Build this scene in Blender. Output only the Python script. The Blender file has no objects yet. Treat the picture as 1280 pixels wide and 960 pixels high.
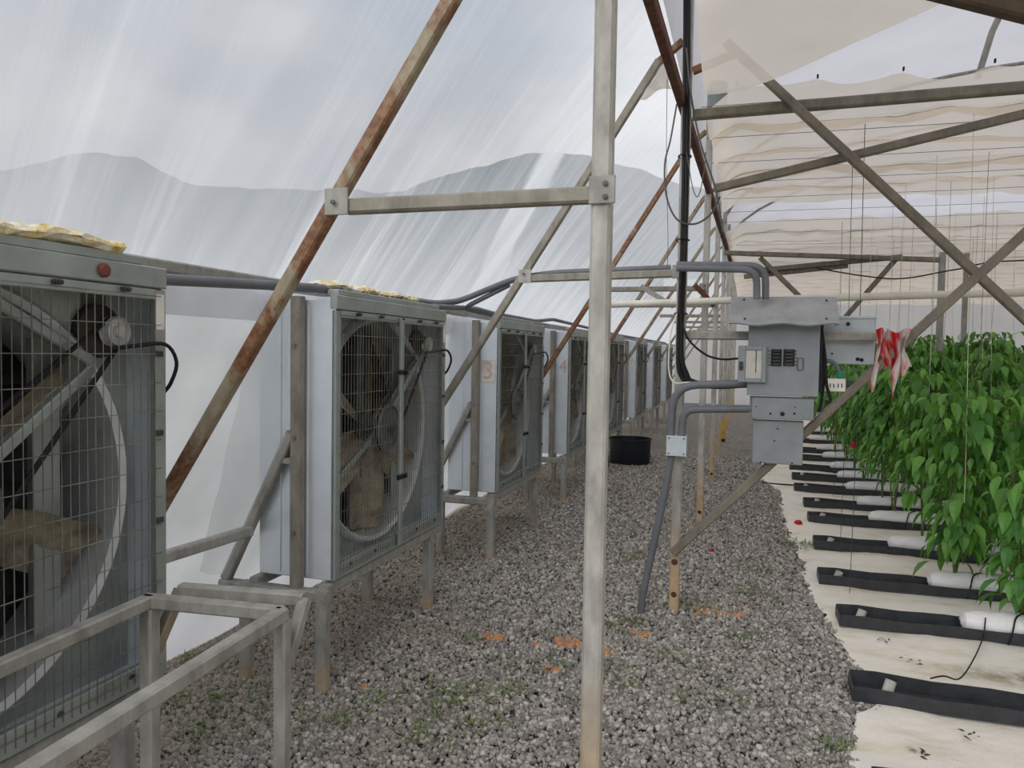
import bpy, math, random
import numpy as np
from mathutils import Vector, Matrix
random.seed(7); rng = np.random.default_rng(11)
sc = bpy.context.scene
COL = sc.collection
PI = math.pi

# ------------------------------------------------------------------ camera
FPX, CAMH = 940.0, 1.68
YAW, PITCH, ROLL = 0.30329077, 0.04116338, 0.016
def cam_axes():
    cy, sy = math.cos(YAW), math.sin(YAW)
    fwd = np.array([-sy*math.cos(PITCH), cy*math.cos(PITCH), -math.sin(PITCH)])
    r = np.array([cy, sy, 0.]); u = np.cross(r, fwd)
    c, s = math.cos(ROLL), math.sin(ROLL)
    return c*r+s*u, -s*r+c*u, fwd
RA, UA, FA = cam_axes()
CP = np.array([0, 0, CAMH])
def ray(px, py): return FA+RA*(px-640)/FPX+UA*(480-py)/FPX
def onY(px, py, y): d = ray(px, py); return tuple(CP+d*(y/d[1]))
def onX(px, py, x): d = ray(px, py); return tuple(CP+d*(x/d[0]))
def onZ(px, py, z=0.): d = ray(px, py); return tuple(CP+d*((z-CAMH)/d[2]))
cam = bpy.data.cameras.new('camera'); camo = bpy.data.objects.new('camera', cam); COL.objects.link(camo)
cam.sensor_width = 36; cam.lens = 36*FPX/1280; cam.clip_start = .05; cam.clip_end = 3000
camo.matrix_world = Matrix(((RA[0], UA[0], -FA[0], 0), (RA[1], UA[1], -FA[1], 0), (RA[2], UA[2], -FA[2], CAMH), (0, 0, 0, 1)))
sc.camera = camo
sc.view_settings.view_transform = 'Standard'; sc.view_settings.look = 'None'
sc.view_settings.exposure = EXPOSURE = 0.1; sc.view_settings.gamma = 1; sc.view_settings.use_curve_mapping = False
sc.cycles.transparent_max_bounces = 24; sc.cycles.max_bounces = 10; sc.cycles.diffuse_bounces = 5; sc.cycles.transmission_bounces = 8
sc.cycles.use_denoising = True

# ------------------------------------------------------------------ materials
def lin(c):
    return tuple(((v/255)/12.92 if v/255 <= .04045 else ((v/255+.055)/1.055)**2.4) for v in c)+(1.,)
class NT:
    def __init__(s, name):
        s.m = bpy.data.materials.new(name); s.m.use_nodes = True; s.t = s.m.node_tree; s.t.nodes.clear()
        s.out = s.n('ShaderNodeOutputMaterial')
    def n(s, typ, **kw):
        nd = s.t.nodes.new(typ)
        for k, v in kw.items():
            if k.startswith('i_'): nd.inputs[k[2:].replace('_', ' ')].default_value = v
            else: setattr(nd, k, v)
        return nd
    def l(s, a, b): s.t.links.new(a, b)
    def pos(s, scale=(1, 1, 1), coord='pos'):
        g = s.n('ShaderNodeNewGeometry').outputs['Position'] if coord == 'pos' else s.n('ShaderNodeTexCoord').outputs['Object']
        mp = s.n('ShaderNodeMapping'); mp.inputs['Scale'].default_value = scale; s.l(g, mp.inputs['Vector']); return mp.outputs[0]
    def noise(s, scale=5, detail=4, rough=.6, vec=None, dist=0):
        nd = s.n('ShaderNodeTexNoise'); nd.inputs['Scale'].default_value = scale; nd.inputs['Detail'].default_value = detail
        nd.inputs['Roughness'].default_value = rough; nd.inputs['Distortion'].default_value = dist
        s.l(vec if vec is not None else s.pos(), nd.inputs['Vector']); return nd.outputs['Fac']
    def ramp(s, fac, stops, interp='LINEAR'):
        r = s.n('ShaderNodeValToRGB'); cr = r.color_ramp; cr.interpolation = interp
        while len(cr.elements) > 1: cr.elements.remove(cr.elements[-1])
        cr.elements[0].position = stops[0][0]; cr.elements[0].color = stops[0][1]
        for p, c in stops[1:]:
            e = cr.elements.new(p); e.color = c
        s.l(fac, r.inputs[0]); return r.outputs[0]
    def mix(s, fac, a, b):
        m = s.n('ShaderNodeMix', data_type='RGBA')
        if isinstance(fac, (int, float)): m.inputs[0].default_value = fac
        else: s.l(fac, m.inputs[0])
        for i, v in ((6, a), (7, b)):
            if isinstance(v, tuple): m.inputs[i].default_value = v
            else: s.l(v, m.inputs[i])
        return m.outputs[2]
    def math(s, op, a, b=0., clamp=False):
        m = s.n('ShaderNodeMath', operation=op); m.use_clamp = clamp
        for i, v in ((0, a), (1, b)):
            if isinstance(v, (int, float)): m.inputs[i].default_value = v
            else: s.l(v, m.inputs[i])
        return m.outputs[0]
    def maprange(s, v, a, b, c=0., d=1.):
        m = s.n('ShaderNodeMapRange'); m.inputs[1].default_value = a; m.inputs[2].default_value = b; m.inputs[3].default_value = c; m.inputs[4].default_value = d
        s.l(v, m.inputs[0]); return m.outputs[0]
    def sep(s, vec=None):
        x = s.n('ShaderNodeSeparateXYZ'); s.l(vec if vec is not None else s.n('ShaderNodeNewGeometry').outputs['Position'], x.inputs[0]); return x.outputs
    def bump(s, h, strength=.3, dist=.01):
        b = s.n('ShaderNodeBump'); b.inputs['Strength'].default_value = strength; b.inputs['Distance'].default_value = dist
        s.l(h, b.inputs['Height']); return b.outputs[0]
    def bsdf(s, color, rough=.5, metal=0., normal=None, spec=.5):
        p = s.n('ShaderNodeBsdfPrincipled')
        if isinstance(color, tuple): p.inputs['Base Color'].default_value = color
        else: s.l(color, p.inputs['Base Color'])
        if isinstance(rough, (int, float)): p.inputs['Roughness'].default_value = rough
        else: s.l(rough, p.inputs['Roughness'])
        p.inputs['Metallic'].default_value = metal; p.inputs['Specular IOR Level'].default_value = spec
        if normal is not None: s.l(normal, p.inputs['Normal'])
        return p.outputs[0]
    def done(s, sh): s.l(sh, s.out.inputs[0]); return s.m
W = (1, 1, 1, 1); K = (0, 0, 0, 1)
def plain(name, c, rough=.5, metal=0., var=.12, scale=8, spec=.4, bump=0):
    t = NT(name); f = t.noise(scale, 4, .65, t.pos(coord='obj'))
    a = lin(tuple(max(0, v*(1-var)) for v in c)); b = lin(tuple(min(255, v*(1+var)) for v in c))
    col = t.ramp(f, [(.3, a), (.7, b)])
    nm = t.bump(t.noise(scale*6, 3, .6, t.pos(coord='obj')), bump, .004) if bump else None
    return t.done(t.bsdf(col, rough, metal, nm, spec))
def steel(name, rust=0., stain=True, base=(176, 173, 166), zs=(.38, .85)):
    """weathered galvanised tube, dusty yellow stain over the lowest half metre, optional rust"""
    t = NT(name)
    f = t.noise(14, 5, .65, t.pos((1, 1, .45)))
    a = lin(tuple(v*.84 for v in base)); b = lin(tuple(min(255, v*1.14) for v in base))
    col = t.ramp(f, [(.3, a), (.72, b)])
    if rust > 0:
        rf = t.noise(5, 6, .7, t.pos((1, 1, .6)), .4)
        fac = t.maprange(rf, .62-.34*rust, .72-.34*rust)
        rc = t.ramp(t.noise(30, 4, .7), [(.3, lin((92, 62, 46))), (.5, lin((132, 92, 66))), (.7, lin((158, 124, 96)))])
        col = t.mix(fac, col, rc)
    if stain:
        z = t.sep()[2]
        zz = t.math('ADD', z, t.math('MULTIPLY', t.noise(6, 3, .6), .3))
        fac = t.maprange(zz, zs[0], zs[1], .8, 0.)
        col = t.mix(fac, col, t.ramp(t.noise(20, 4), [(.3, lin((182, 148, 108))), (.7, lin((212, 182, 140)))]))
    return t.done(t.bsdf(col, .5, .1, None, .4))
M = {}
M['steel'] = steel('galvanised_steel'); M['steel_dry'] = steel('galvanised_bar', 0, False, (158, 156, 149))
M['steel_leg'] = steel('galvanised_leg', 0, True, (158, 157, 152), (.10, .30)); M['steel_dark'] = steel('weathered_bar', 0, False, (124, 116, 104)); M['steel_mid'] = steel('dull_bar', 0, False, (144, 138, 127)); M['bolt'] = plain('stained_bolt', (128, 110, 98), .6, .2, .2, 20); M['rusty'] = steel('rusty_steel', .6, False, (158, 146, 124)); M['rusty_some'] = steel('patchy_rust_steel', .42, False, (150, 138, 118))
M['dark_bar'] = plain('dark_brown_bar', (78, 64, 50), .7, .1, .2, 12); M['rust'] = plain('rust', (88, 54, 43), .85, 0, .35, 18); M['rust_orange'] = plain('bright_rust', (138, 92, 70), .8, 0, .2, 22)
M['sheet'] = plain('galvanised_sheet', (226, 233, 240), .36, .5, .03, 5)
M['frame_grey'] = plain('grey_coated_sheet', (160, 167, 163), .42, .4, .07, 6)
M['shroud'] = plain('bright_shroud', (196, 200, 200), .35, .5, .06, 8)
M['wire'] = plain('guard_wire', (128, 124, 116), .5, .4, .3, 4)
M['blade'] = plain('dirty_blade', (146, 136, 118), .5, .3, .28, 9)
M['louvre'] = plain('dark_louvre', (46, 53, 52), .6, .1, .25, 4)
M['motor'] = plain('motor_paint', (62, 56, 50), .6, .1, .2, 10)
M['rubber'] = plain('black_rubber', (22, 22, 24), .6, 0, .2, 8)
M['pulley'] = plain('pale_pulley', (190, 192, 188), .4, .2, .1, 10)
M['hub'] = plain('dull_hub', (104, 106, 106), .45, .3, .15, 10); M['conduit'] = plain('grey_pvc', (106, 108, 114), .5, 0, .1, 4)
M['pvc'] = plain('white_pvc', (226, 222, 210), .4, 0, .06, 4)
M['cabinet'] = plain('grey_cabinet', (138, 144, 148), .45, .1, .05, 6)
M['hood'] = plain('weathered_hood_sheet', (160, 162, 164), .55, .25, .07, 9)
M['box'] = plain('light_grey_box', (190, 198, 204), .5, 0, .05, 6)
M['black'] = plain('matt_black', (24, 25, 28), .6, 0, .2, 10)
M['dark'] = plain('dark_grey', (60, 60, 62), .6, 0, .2, 10)
M['white'] = plain('dirty_white', (222, 218, 210), .6, 0, .08, 10)
M['card'] = plain('label_card', (196, 194, 186), .7, 0, .06, 20)
M['teal'] = plain('teal_plastic', (40, 130, 122), .4)
M['trough'] = plain('black_trough_plastic', (46, 48, 52), .5, 0, .25, 14, .5)
M['red'] = plain('red_fruit', (170, 26, 22), .3); M['stem'] = plain('green_stem', (92, 104, 58), .6)
M['twine'] = plain('trellis_twine', (128, 118, 104), .8); M['pale_twine'] = plain('pale_twine', (206, 210, 180), .8)
M['pot'] = plain('black_pot', (26, 28, 36), .55, 0, .1, 5)
M['paint'] = plain('stencil_paint', (214, 204, 196), .7); M['paint_pink'] = plain('pink_stencil_paint', (206, 180, 172), .7, 0, .1, 30)
M['orange'] = plain('orange_clay', (186, 138, 104), .95, 0, .15, 25, .1)
M['yellow_tape'] = plain('yellow_tape', (196, 160, 40), .5)
M['zipper'] = plain('grey_wire', (96, 94, 92), .5, .5)
def m_foam():
    t = NT('yellow_foam'); f = t.noise(16, 6, .7)
    col = t.ramp(f, [(.32, lin((186, 154, 92))), (.44, lin((228, 206, 146))), (.56, lin((242, 236, 222)))])
    return t.done(t.bsdf(col, .9, 0, t.bump(t.noise(60, 4), .5, .01), .2))
M['foam'] = m_foam()
def m_sheetcloth(name, c, transp, transl_w, var=.05, scale=1.2):
    t = NT(name); f = t.noise(scale, 5, .6)
    col = t.ramp(f, [(.3, lin(tuple(v*(1-var) for v in c))), (.7, lin(tuple(min(255, v*(1+var)) for v in c)))])
    tr = t.n('ShaderNodeBsdfTranslucent'); df = t.n('ShaderNodeBsdfDiffuse'); t.l(col, tr.inputs[0]); t.l(col, df.inputs[0])
    ms = t.n('ShaderNodeMixShader'); ms.inputs[0].default_value = transl_w; t.l(df.outputs[0], ms.inputs[1]); t.l(tr.outputs[0], ms.inputs[2])
    tp = t.n('ShaderNodeBsdfTransparent'); m2 = t.n('ShaderNodeMixShader'); m2.inputs[0].default_value = transp
    t.l(ms.outputs[0], m2.inputs[1]); t.l(tp.outputs[0], m2.inputs[2])
    return t.done(m2.outputs[0])
M['cloth'] = m_sheetcloth('beige_shade_cloth', (247, 237, 221), .15, .88, .03, 1.6)
M['roof'] = m_sheetcloth('roof_film', (194, 192, 197), .04, .80, .02)
M['endwall'] = m_sheetcloth('end_wall_film', (250, 240, 243), .10, .82, .02)
M['lowfilm'] = m_sheetcloth('opaque_wall_film', (226, 226, 230), .04, .6, .04, 2); M['gusset'] = m_sheetcloth('thin_film_piece', (246, 246, 250), .66, .7, .03, 2)
def m_film():
    """clear film with milky streaks running up the slope; milkier low down and along one overlapping fold"""
    t = NT('milky_clear_film'); s = t.sep(); y, z = s[1], s[2]
    v = t.n('ShaderNodeCombineXYZ'); sk = t.math('ADD', y, t.math('MULTIPLY', z, .28))
    t.l(t.math('MULTIPLY', sk, 7.), v.inputs[0]); t.l(t.math('MULTIPLY', z, .35), v.inputs[1])
    n1 = t.noise(1.0, 5, .7, v.outputs[0]); 
    v2 = t.n('ShaderNodeCombineXYZ'); t.l(t.math('MULTIPLY', sk, 2.2), v2.inputs[0]); t.l(t.math('MULTIPLY', z, .6), v2.inputs[1])
    n2 = t.noise(1.0, 3, .5, v2.outputs[0])
    streak = t.math('MULTIPLY', t.math('MULTIPLY', t.maprange(n1, .48, .72), t.maprange(n2, .35, .65)), t.maprange(z, 2.3, 3.4, 1., .5))
    low = t.maprange(t.math('ADD', z, t.math('MULTIPLY', n1, .25)), 2.1, 3.0, .40, .0)  # height-based opacity stands in for the backlit, grazing-view brightness low down
    along = t.maprange(y, 4.3, 6.6, 0., .3)
    fold = t.ramp(t.math('MULTIPLY', t.math('ADD', y, t.math('MULTIPLY', z, .8)), .1), [(.742, K), (.755, (.5, .5, .5, 1)), (.792, (.4, .4, .4, 1)), (.80, K)])
    op = t.math('ADD', t.math('ADD', .33, t.math('MULTIPLY', streak, .45)), t.math('ADD', low, t.math('ADD', along, fold)), True)
    op = t.math('MINIMUM', op, .93)
    tr = t.n('ShaderNodeBsdfTranslucent'); df = t.n('ShaderNodeBsdfDiffuse'); c = lin((238, 239, 243)); tr.inputs[0].default_value = c; df.inputs[0].default_value = c
    ms = t.n('ShaderNodeMixShader'); ms.inputs[0].default_value = .72; t.l(df.outputs[0], ms.inputs[1]); t.l(tr.outputs[0], ms.inputs[2])
    tp = t.n('ShaderNodeBsdfTransparent'); m2 = t.n('ShaderNodeMixShader'); t.l(op, m2.inputs[0]); t.l(tp.outputs[0], m2.inputs[1]); t.l(ms.outputs[0], m2.inputs[2])
    return t.done(m2.outputs[0])
M['film'] = m_film()
def m_gravel(name, island):
    t = NT(name)
    stops = [(0., lin((116, 112, 108))), (.3, lin((142, 137, 132))), (.6, lin((160, 155, 149))), (.85, lin((180, 174, 166))), (1., lin((200, 194, 184)))]
    if island:
        fac = t.n('ShaderNodeNewGeometry').outputs['Random Per Island']; col = t.ramp(fac, stops)
        p = t.noise(.9, 4, .6); col = t.mix(t.maprange(p, .52, .7, 0, .4), col, lin((150, 134, 112)))
        x = t.sep()[0]; col = t.mix(t.maprange(x, -2.3, -1.9, .55, 0.), col, lin((178, 168, 152)))
        nm = t.bump(t.noise(90, 3), .3, .004)
    else:
        vo = t.n('ShaderNodeTexVoronoi'); vo.inputs['Scale'].default_value = 42; t.l(t.pos(), vo.inputs['Vector'])
        b = t.n('ShaderNodeSeparateColor'); t.l(vo.outputs['Color'], b.inputs[0])
        col = t.ramp(b.outputs[0], stops); 
        edge = t.maprange(vo.outputs['Distance'], .25, .75, 0., .55); col = t.mix(edge, col, lin((96, 92, 86)))
        p = t.noise(.9, 4, .6); col = t.mix(t.maprange(p, .52, .7, 0, .4), col, lin((150, 134, 112)))
        x = t.sep()[0]; col = t.mix(t.maprange(x, -2.3, -1.9, .5, 0.), col, lin((178, 168, 152)))
        nm = t.bump(t.math('SUBTRACT', 1., vo.outputs['Distance']), .9, .02)
    return t.done(t.bsdf(col, .9, 0, nm, .15))
M['gravel_base'] = m_gravel('gravel_bed', False); M['gravel'] = m_gravel('gravel_stone', True)
def m_mat():
    t = NT('woven_ground_sheet'); f = t.noise(1.6, 6, .68, t.pos((1., 2.2, 1)))
    col = t.ramp(f, [(.26, lin((186, 174, 142))), (.35, lin((230, 219, 198))), (.48, lin((246, 239, 227))), (.75, lin((251, 247, 240)))])
    f2 = t.noise(7, 5, .7, t.pos((.5, 2.5, 1))); col = t.mix(t.maprange(f2, .6, .76, 0, .4), col, lin((160, 138, 108)))
    sp = t.sep()   # one mouldy patch between the second and third troughs
    ex = t.math('ADD', t.math('POWER', t.math('DIVIDE', t.math('SUBTRACT', sp[0], 1.55), .55), 2.), t.math('POWER', t.math('DIVIDE', t.math('SUBTRACT', sp[1], 4.5), .17), 2.))
    col = t.mix(t.math('MULTIPLY', t.maprange(ex, 1.2, .1, 0., 1.), t.maprange(t.noise(9, 5, .7), .35, .6, .1, .8)), col, lin((128, 116, 66)))
    wv = t.n('ShaderNodeTexWave'); wv.inputs['Scale'].default_value = 60; t.l(t.pos(), wv.inputs['Vector'])
    return t.done(t.bsdf(col, .85, 0, t.bump(t.math('ADD', t.math('MULTIPLY', wv.outputs['Fac'], .15), t.noise(9, 4)), .5, .02), .2))
M['mat'] = m_mat()
def m_bag():
    t = NT('white_grow_bag'); f = t.noise(12, 5, .7, t.pos((.6, 1.5, 1)))
    col = t.ramp(f, [(.3, lin((228, 226, 228))), (.7, lin((250, 249, 250)))])
    return t.done(t.bsdf(col, .45, 0, t.bump(t.noise(22, 4, .6), .6, .012), .5))
M['bag'] = m_bag()
def m_leaf(name, c1, c2):
    t = NT(name); r = t.n('ShaderNodeNewGeometry').outputs['Random Per Island']; col = t.ramp(r, [(0, lin(c1)), (1, lin(c2))])
    p = t.bsdf(col, .42, 0, None, .45); tr = t.n('ShaderNodeBsdfTranslucent'); t.l(t.mix(.5, col, lin((150, 190, 60))), tr.inputs[0])
    m = t.n('ShaderNodeMixShader'); m.inputs[0].default_value = .22; t.l(p, m.inputs[1]); t.l(tr.outputs[0], m.inputs[2])
    return t.done(m.outputs[0])
M['leaf'] = m_leaf('pepper_leaf', (54, 110, 42), (118, 174, 76)); M['weed'] = m_leaf('weed_leaf', (92, 112, 68), (134, 146, 100)); M['dry'] = m_leaf('moss', (110, 116, 60), (150, 146, 96))
def m_hill():
    t = NT('hazy_hill'); f = t.noise(.02, 6, .6); col = t.ramp(f, [(.3, lin((66, 76, 84))), (.7, lin((84, 94, 100)))])  # distance haze is put into the blue-grey hill colour
    return t.done(t.bsdf(col, 1, 0, None, 0))
M['hill'] = m_hill()
M['soil'] = plain('outside_grass', (120, 128, 92), 1, 0, .2, .5)
def m_rag():
    t = NT('red_white_plastic'); s = t.sep(t.n('ShaderNodeTexCoord').outputs['Object'])
    f = t.noise(1., 3, .5, t.pos((14, 14, 4), 'obj')); col = t.ramp(f, [(.44, lin((226, 218, 216))), (.52, lin((214, 120, 118))), (.58, lin((208, 40, 48)))])
    p = t.bsdf(col, .4); tr = t.n('ShaderNodeBsdfTranslucent'); t.l(col, tr.inputs[0]); m = t.n('ShaderNodeMixShader'); m.inputs[0].default_value = .4
    t.l(p, m.inputs[1]); t.l(tr.outputs[0], m.inputs[2]); return t.done(m.outputs[0])
M['rag'] = m_rag()

# ------------------------------------------------------------------ mesh helpers
class MB:
    def __init__(s): s.v = []; s.f = []
    def add(s, vs, fs):
        o = len(s.v); s.v += [tuple(map(float, v)) for v in vs]; s.f += [tuple(i+o for i in f) for f in fs]; return s
    def box(s, lo, hi):
        x0, y0, z0 = lo; x1, y1, z1 = hi
        return s.add([(x0,y0,z0),(x1,y0,z0),(x1,y1,z0),(x0,y1,z0),(x0,y0,z1),(x1,y0,z1),(x1,y1,z1),(x0,y1,z1)],
                     [(0,3,2,1),(4,5,6,7),(0,1,5,4),(1,2,6,5),(2,3,7,6),(3,0,4,7)])
    def cbox(s, lo, hi, c=.004):
        """box with chamfered edges along its longest two directions"""
        lo, hi = np.array(lo, float), np.array(hi, float); ax = int(np.argmin(hi-lo)); o = [i for i in range(3) if i != ax]
        c = min(c, .3*min(hi-lo)); vs = []
        for lvl, ins in ((lo[ax], c), (lo[ax]+c, 0), (hi[ax]-c, 0), (hi[ax], c)):
            for a, b in ((0, 0), (1, 0), (1, 1), (0, 1)):
                p = [0, 0, 0]; p[ax] = lvl; p[o[0]] = (hi[o[0]]-ins if a else lo[o[0]]+ins); p[o[1]] = (hi[o[1]]-ins if b else lo[o[1]]+ins); vs.append(p)
        fs = [(3, 2, 1, 0), (12, 13, 14, 15)]
        for l in range(3):
            for k in range(4): fs.append((l*4+k, l*4+(k+1) % 4, l*4+4+(k+1) % 4, l*4+4+k))
        if ax == 1: fs = [f[::-1] for f in fs]
        return s.add(vs, fs)
    def bar(s, p, q, w, h=None, up=(0, 0, 1), ch=.14):
        """square tube from p to q with rounded corners"""
        p, q = Vector(p), Vector(q); h = h or w; d = (q-p).normalized(); u = Vector(up)
        if abs(d.dot(u)) > .95: u = Vector((0, 1, 0)) if abs(d.y) < .9 else Vector((1, 0, 0))
        a = d.cross(u).normalized(); b = a.cross(d).normalized(); c = ch*min(w, h); W2, H2 = w/2, h/2
        pr = [(W2-c, -H2), (W2, -H2+c), (W2, H2-c), (W2-c, H2), (-W2+c, H2), (-W2, H2-c), (-W2, -H2+c), (-W2+c, -H2)]
        vs = [e+a*x+b*y for e in (p, q) for x, y in pr]
        return s.add(vs, [tuple(range(7, -1, -1)), tuple(range(8, 16))]+[(k, (k+1) % 8, 8+(k+1) % 8, 8+k) for k in range(8)])
    def hollow(s, p, q, w, t=.004):
        """open square tube, its ends showing a dark hollow"""
        p, q = Vector(p), Vector(q); d = (q-p).normalized(); u = Vector((0, 1, 0)); a = d.cross(u).normalized(); b = a.cross(d).normalized()
        vs = []
        for e in (p, q):
            for r in (w/2, w/2-t):
                vs += [e+a*x*r+b*y*r for x, y in ((1, -1), (1, 1), (-1, 1), (-1, -1))]
        fs = []
        for k in range(4):
            n = (k+1) % 4
            fs += [(k, n, 8+n, 8+k), (4+n, 4+k, 12+k, 12+n), (n, k, 4+k, 4+n), (8+k, 8+n, 12+n, 12+k)]
        return s.add(vs, fs)
    def tube(s, pts, r, n=8, cap=True):
        pts = [Vector(p) for p in pts]; N = len(pts); vs = []; rr = r if hasattr(r, '__len__') else [r]*N
        t0 = (pts[1]-pts[0]).normalized(); a = t0.orthogonal().normalized()
        for i, p in enumerate(pts):
            t = (pts[min(i+1, N-1)]-pts[max(i-1, 0)]).normalized()
            a = (a-t*a.dot(t)).normalized(); b = t.cross(a)
            vs += [p+(a*math.cos(2*PI*k/n)+b*math.sin(2*PI*k/n))*rr[i] for k in range(n)]
        fs = [(i*n+k, i*n+(k+1) % n, (i+1)*n+(k+1) % n, (i+1)*n+k) for i in range(N-1) for k in range(n)]
        if cap: fs += [tuple(range(n-1, -1, -1)), tuple(range((N-1)*n, N*n))]
        return s.add(vs, fs)
    def lathe(s, c, axis, prof, n=32, close=False):
        """prof: (radius, offset along axis)"""
        c = Vector(c); d = Vector(axis).normalized(); a = d.orthogonal().normalized(); b = d.cross(a); vs = []
        for r, t in prof: vs += [c+d*t+(a*math.cos(2*PI*k/n)+b*math.sin(2*PI*k/n))*r for k in range(n)]
        N = len(prof)
        fs = [(i*n+k, i*n+(k+1) % n, (i+1)*n+(k+1) % n, (i+1)*n+k) for i in range(N-1) for k in range(n)]
        if close: fs += [((N-1)*n+k, (N-1)*n+(k+1) % n, (k+1) % n, k) for k in range(n)]
        return s.add(vs, fs)
    def cyl(s, c, axis, r, h, n=20, ch=.0):
        ch = ch or min(r, h)*.08
        s.lathe(c, axis, [(.0005, 0), (r-ch, 0), (r, ch), (r, h-ch), (r-ch, h), (.0005, h)], n); return s
    def grid(s, fn, nu, nv):
        vs = [fn(i/nu, j/nv) for i in range(nu+1) for j in range(nv+1)]; m = nv+1
        return s.add(vs, [(i*m+j, (i+1)*m+j, (i+1)*m+j+1, i*m+j+1) for i in range(nu) for j in range(nv)])
    def build(s, name, mat, parent=None, origin=(0, 0, 0), smooth=False):
        me = bpy.data.meshes.new(name); o = Vector(origin)
        me.from_pydata([(v[0]-o[0], v[1]-o[1], v[2]-o[2]) for v in s.v], [], s.f); me.materials.append(mat); me.validate(); me.update()
        if smooth:
            me.polygons.foreach_set('use_smooth', [True]*len(me.polygons))
            try: me.set_sharp_from_angle(angle=math.radians(38))
            except Exception: pass
        ob = bpy.data.objects.new(name, me); COL.objects.link(ob)
        if parent is not None: ob.parent = parent
        else: ob.location = o
        return ob
def tag(o, label, cat, group=None, kind=None):
    o['label'] = label; o['category'] = cat
    if group: o['group'] = group
    if kind: o['kind'] = kind
    return o
def thing(name, label, cat, loc=(0, 0, 0), group=None, kind=None):
    o = bpy.data.objects.new(name, None); COL.objects.link(o); o.location = loc; o.empty_display_size = .1
    return tag(o, label, cat, group, kind)
def struct(o, kind='structure'): o['kind'] = kind; return o
def copy_tree(o):
    r = o.copy(); COL.objects.link(r)
    for ch in o.children:
        c = ch.copy(); COL.objects.link(c); c.parent = r
        for g in ch.children:
            d = g.copy(); COL.objects.link(d); d.parent = c
    return r
def smooth_path(pts, n=6):
    """Catmull-Rom through pts"""
    P = [Vector(p) for p in pts]; P = [P[0]*2-P[1]]+P+[P[-1]*2-P[-2]]; out = []
    for i in range(1, len(P)-2):
        for k in range(n):
            t = k/n; a, b, c, d = P[i-1:i+3]
            out.append(.5*((2*b)+(c-a)*t+(2*a-5*b+4*c-d)*t*t+(3*b-a-3*c+d)*t**3))
    return out+[P[-2]]
def bend_path(pts, r=.08, n=6):
    """polyline with rounded corners (conduit bends)"""
    P = [Vector(p) for p in pts]; out = [P[0]]
    for i in range(1, len(P)-1):
        a = (P[i-1]-P[i]); b = (P[i+1]-P[i]); ra = min(r, a.length*.48, b.length*.48); s, e = P[i]+a.normalized()*ra, P[i]+b.normalized()*ra
        for k in range(n+1):
            t = k/n; out.append(s*(1-t)**2+P[i]*2*t*(1-t)+e*t*t)
    return out+[P[-1]]
ORD = ['first', 'second', 'third', 'fourth', 'fifth', 'sixth', 'seventh', 'eighth', 'ninth', 'tenth', 'eleventh', 'twelfth', 'thirteenth', 'fourteenth', 'fifteenth', 'sixteenth', 'seventeenth', 'eighteenth']

# ------------------------------------------------------------------ world, sun
SKY0 = .46
wd = bpy.data.worlds.new('overcast_sky'); sc.world = wd; wd.use_nodes = True; nt = wd.node_tree; nt.nodes.clear()
tc = nt.nodes.new('ShaderNodeTexCoord'); mp = nt.nodes.new('ShaderNodeMapping'); mp.inputs['Scale'].default_value = (1, 1, 2.2)
n1 = nt.nodes.new('ShaderNodeTexNoise'); n1.inputs['Scale'].default_value = 2.1; n1.inputs['Detail'].default_value = 5; n1.inputs['Roughness'].default_value = .5
cr = nt.nodes.new('ShaderNodeValToRGB'); e = cr.color_ramp.elements
e[0].position = .34; e[0].color = lin((170, 181, 198)); e[1].position = .66; e[1].color = lin((232, 232, 234)); x = cr.color_ramp.elements.new(.5); x.color = lin((200, 204, 211))
bg = nt.nodes.new('ShaderNodeBackground'); bg.inputs['Strength'].default_value = 1.0; wo = nt.nodes.new('ShaderNodeOutputWorld')
sx_ = nt.nodes.new('ShaderNodeSeparateXYZ'); nt.links.new(tc.outputs['Generated'], sx_.inputs[0]); mr = nt.nodes.new('ShaderNodeMapRange')
for k_, v_ in ((1, 0.), (2, 1.), (3, SKY0), (4, SKY0*3)): mr.inputs[k_].default_value = v_
nt.links.new(sx_.outputs[2], mr.inputs[0])
dt = nt.nodes.new('ShaderNodeVectorMath'); dt.operation = 'DOT_PRODUCT'; dt.inputs[1].default_value = (.342, .94, 0); nt.links.new(tc.outputs['Generated'], dt.inputs[0])
m2 = nt.nodes.new('ShaderNodeMapRange'); m2.interpolation_type = 'SMOOTHSTEP'   # sky brightening added beyond the far end to light the end wall
for k_, v_ in ((1, .72), (2, 1.), (3, 1.), (4, 2.6)): m2.inputs[k_].default_value = v_
nt.links.new(dt.outputs['Value'], m2.inputs[0]); mm = nt.nodes.new('ShaderNodeMath'); mm.operation = 'MULTIPLY'
nt.links.new(mr.outputs[0], mm.inputs[0]); nt.links.new(m2.outputs[0], mm.inputs[1]); nt.links.new(mm.outputs[0], bg.inputs['Strength'])   # an overcast sky is brightest overhead
for a, b in ((tc.outputs['Generated'], mp.inputs[0]), (mp.outputs[0], n1.inputs['Vector']), (n1.outputs['Fac'], cr.inputs[0]), (cr.outputs[0], bg.inputs[0]), (bg.outputs[0], wo.inputs[0])): nt.links.new(a, b)
sl = bpy.data.lights.new('veiled_sun', 'SUN'); sl.energy = 2.5; sl.angle = math.radians(60); sl.color = (1, .985, .96)
so = bpy.data.objects.new('veiled_sun', sl); COL.objects.link(so); so.rotation_euler = Vector((.22, .80, -.62)).to_track_quat('-Z', 'Y').to_euler()

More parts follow.
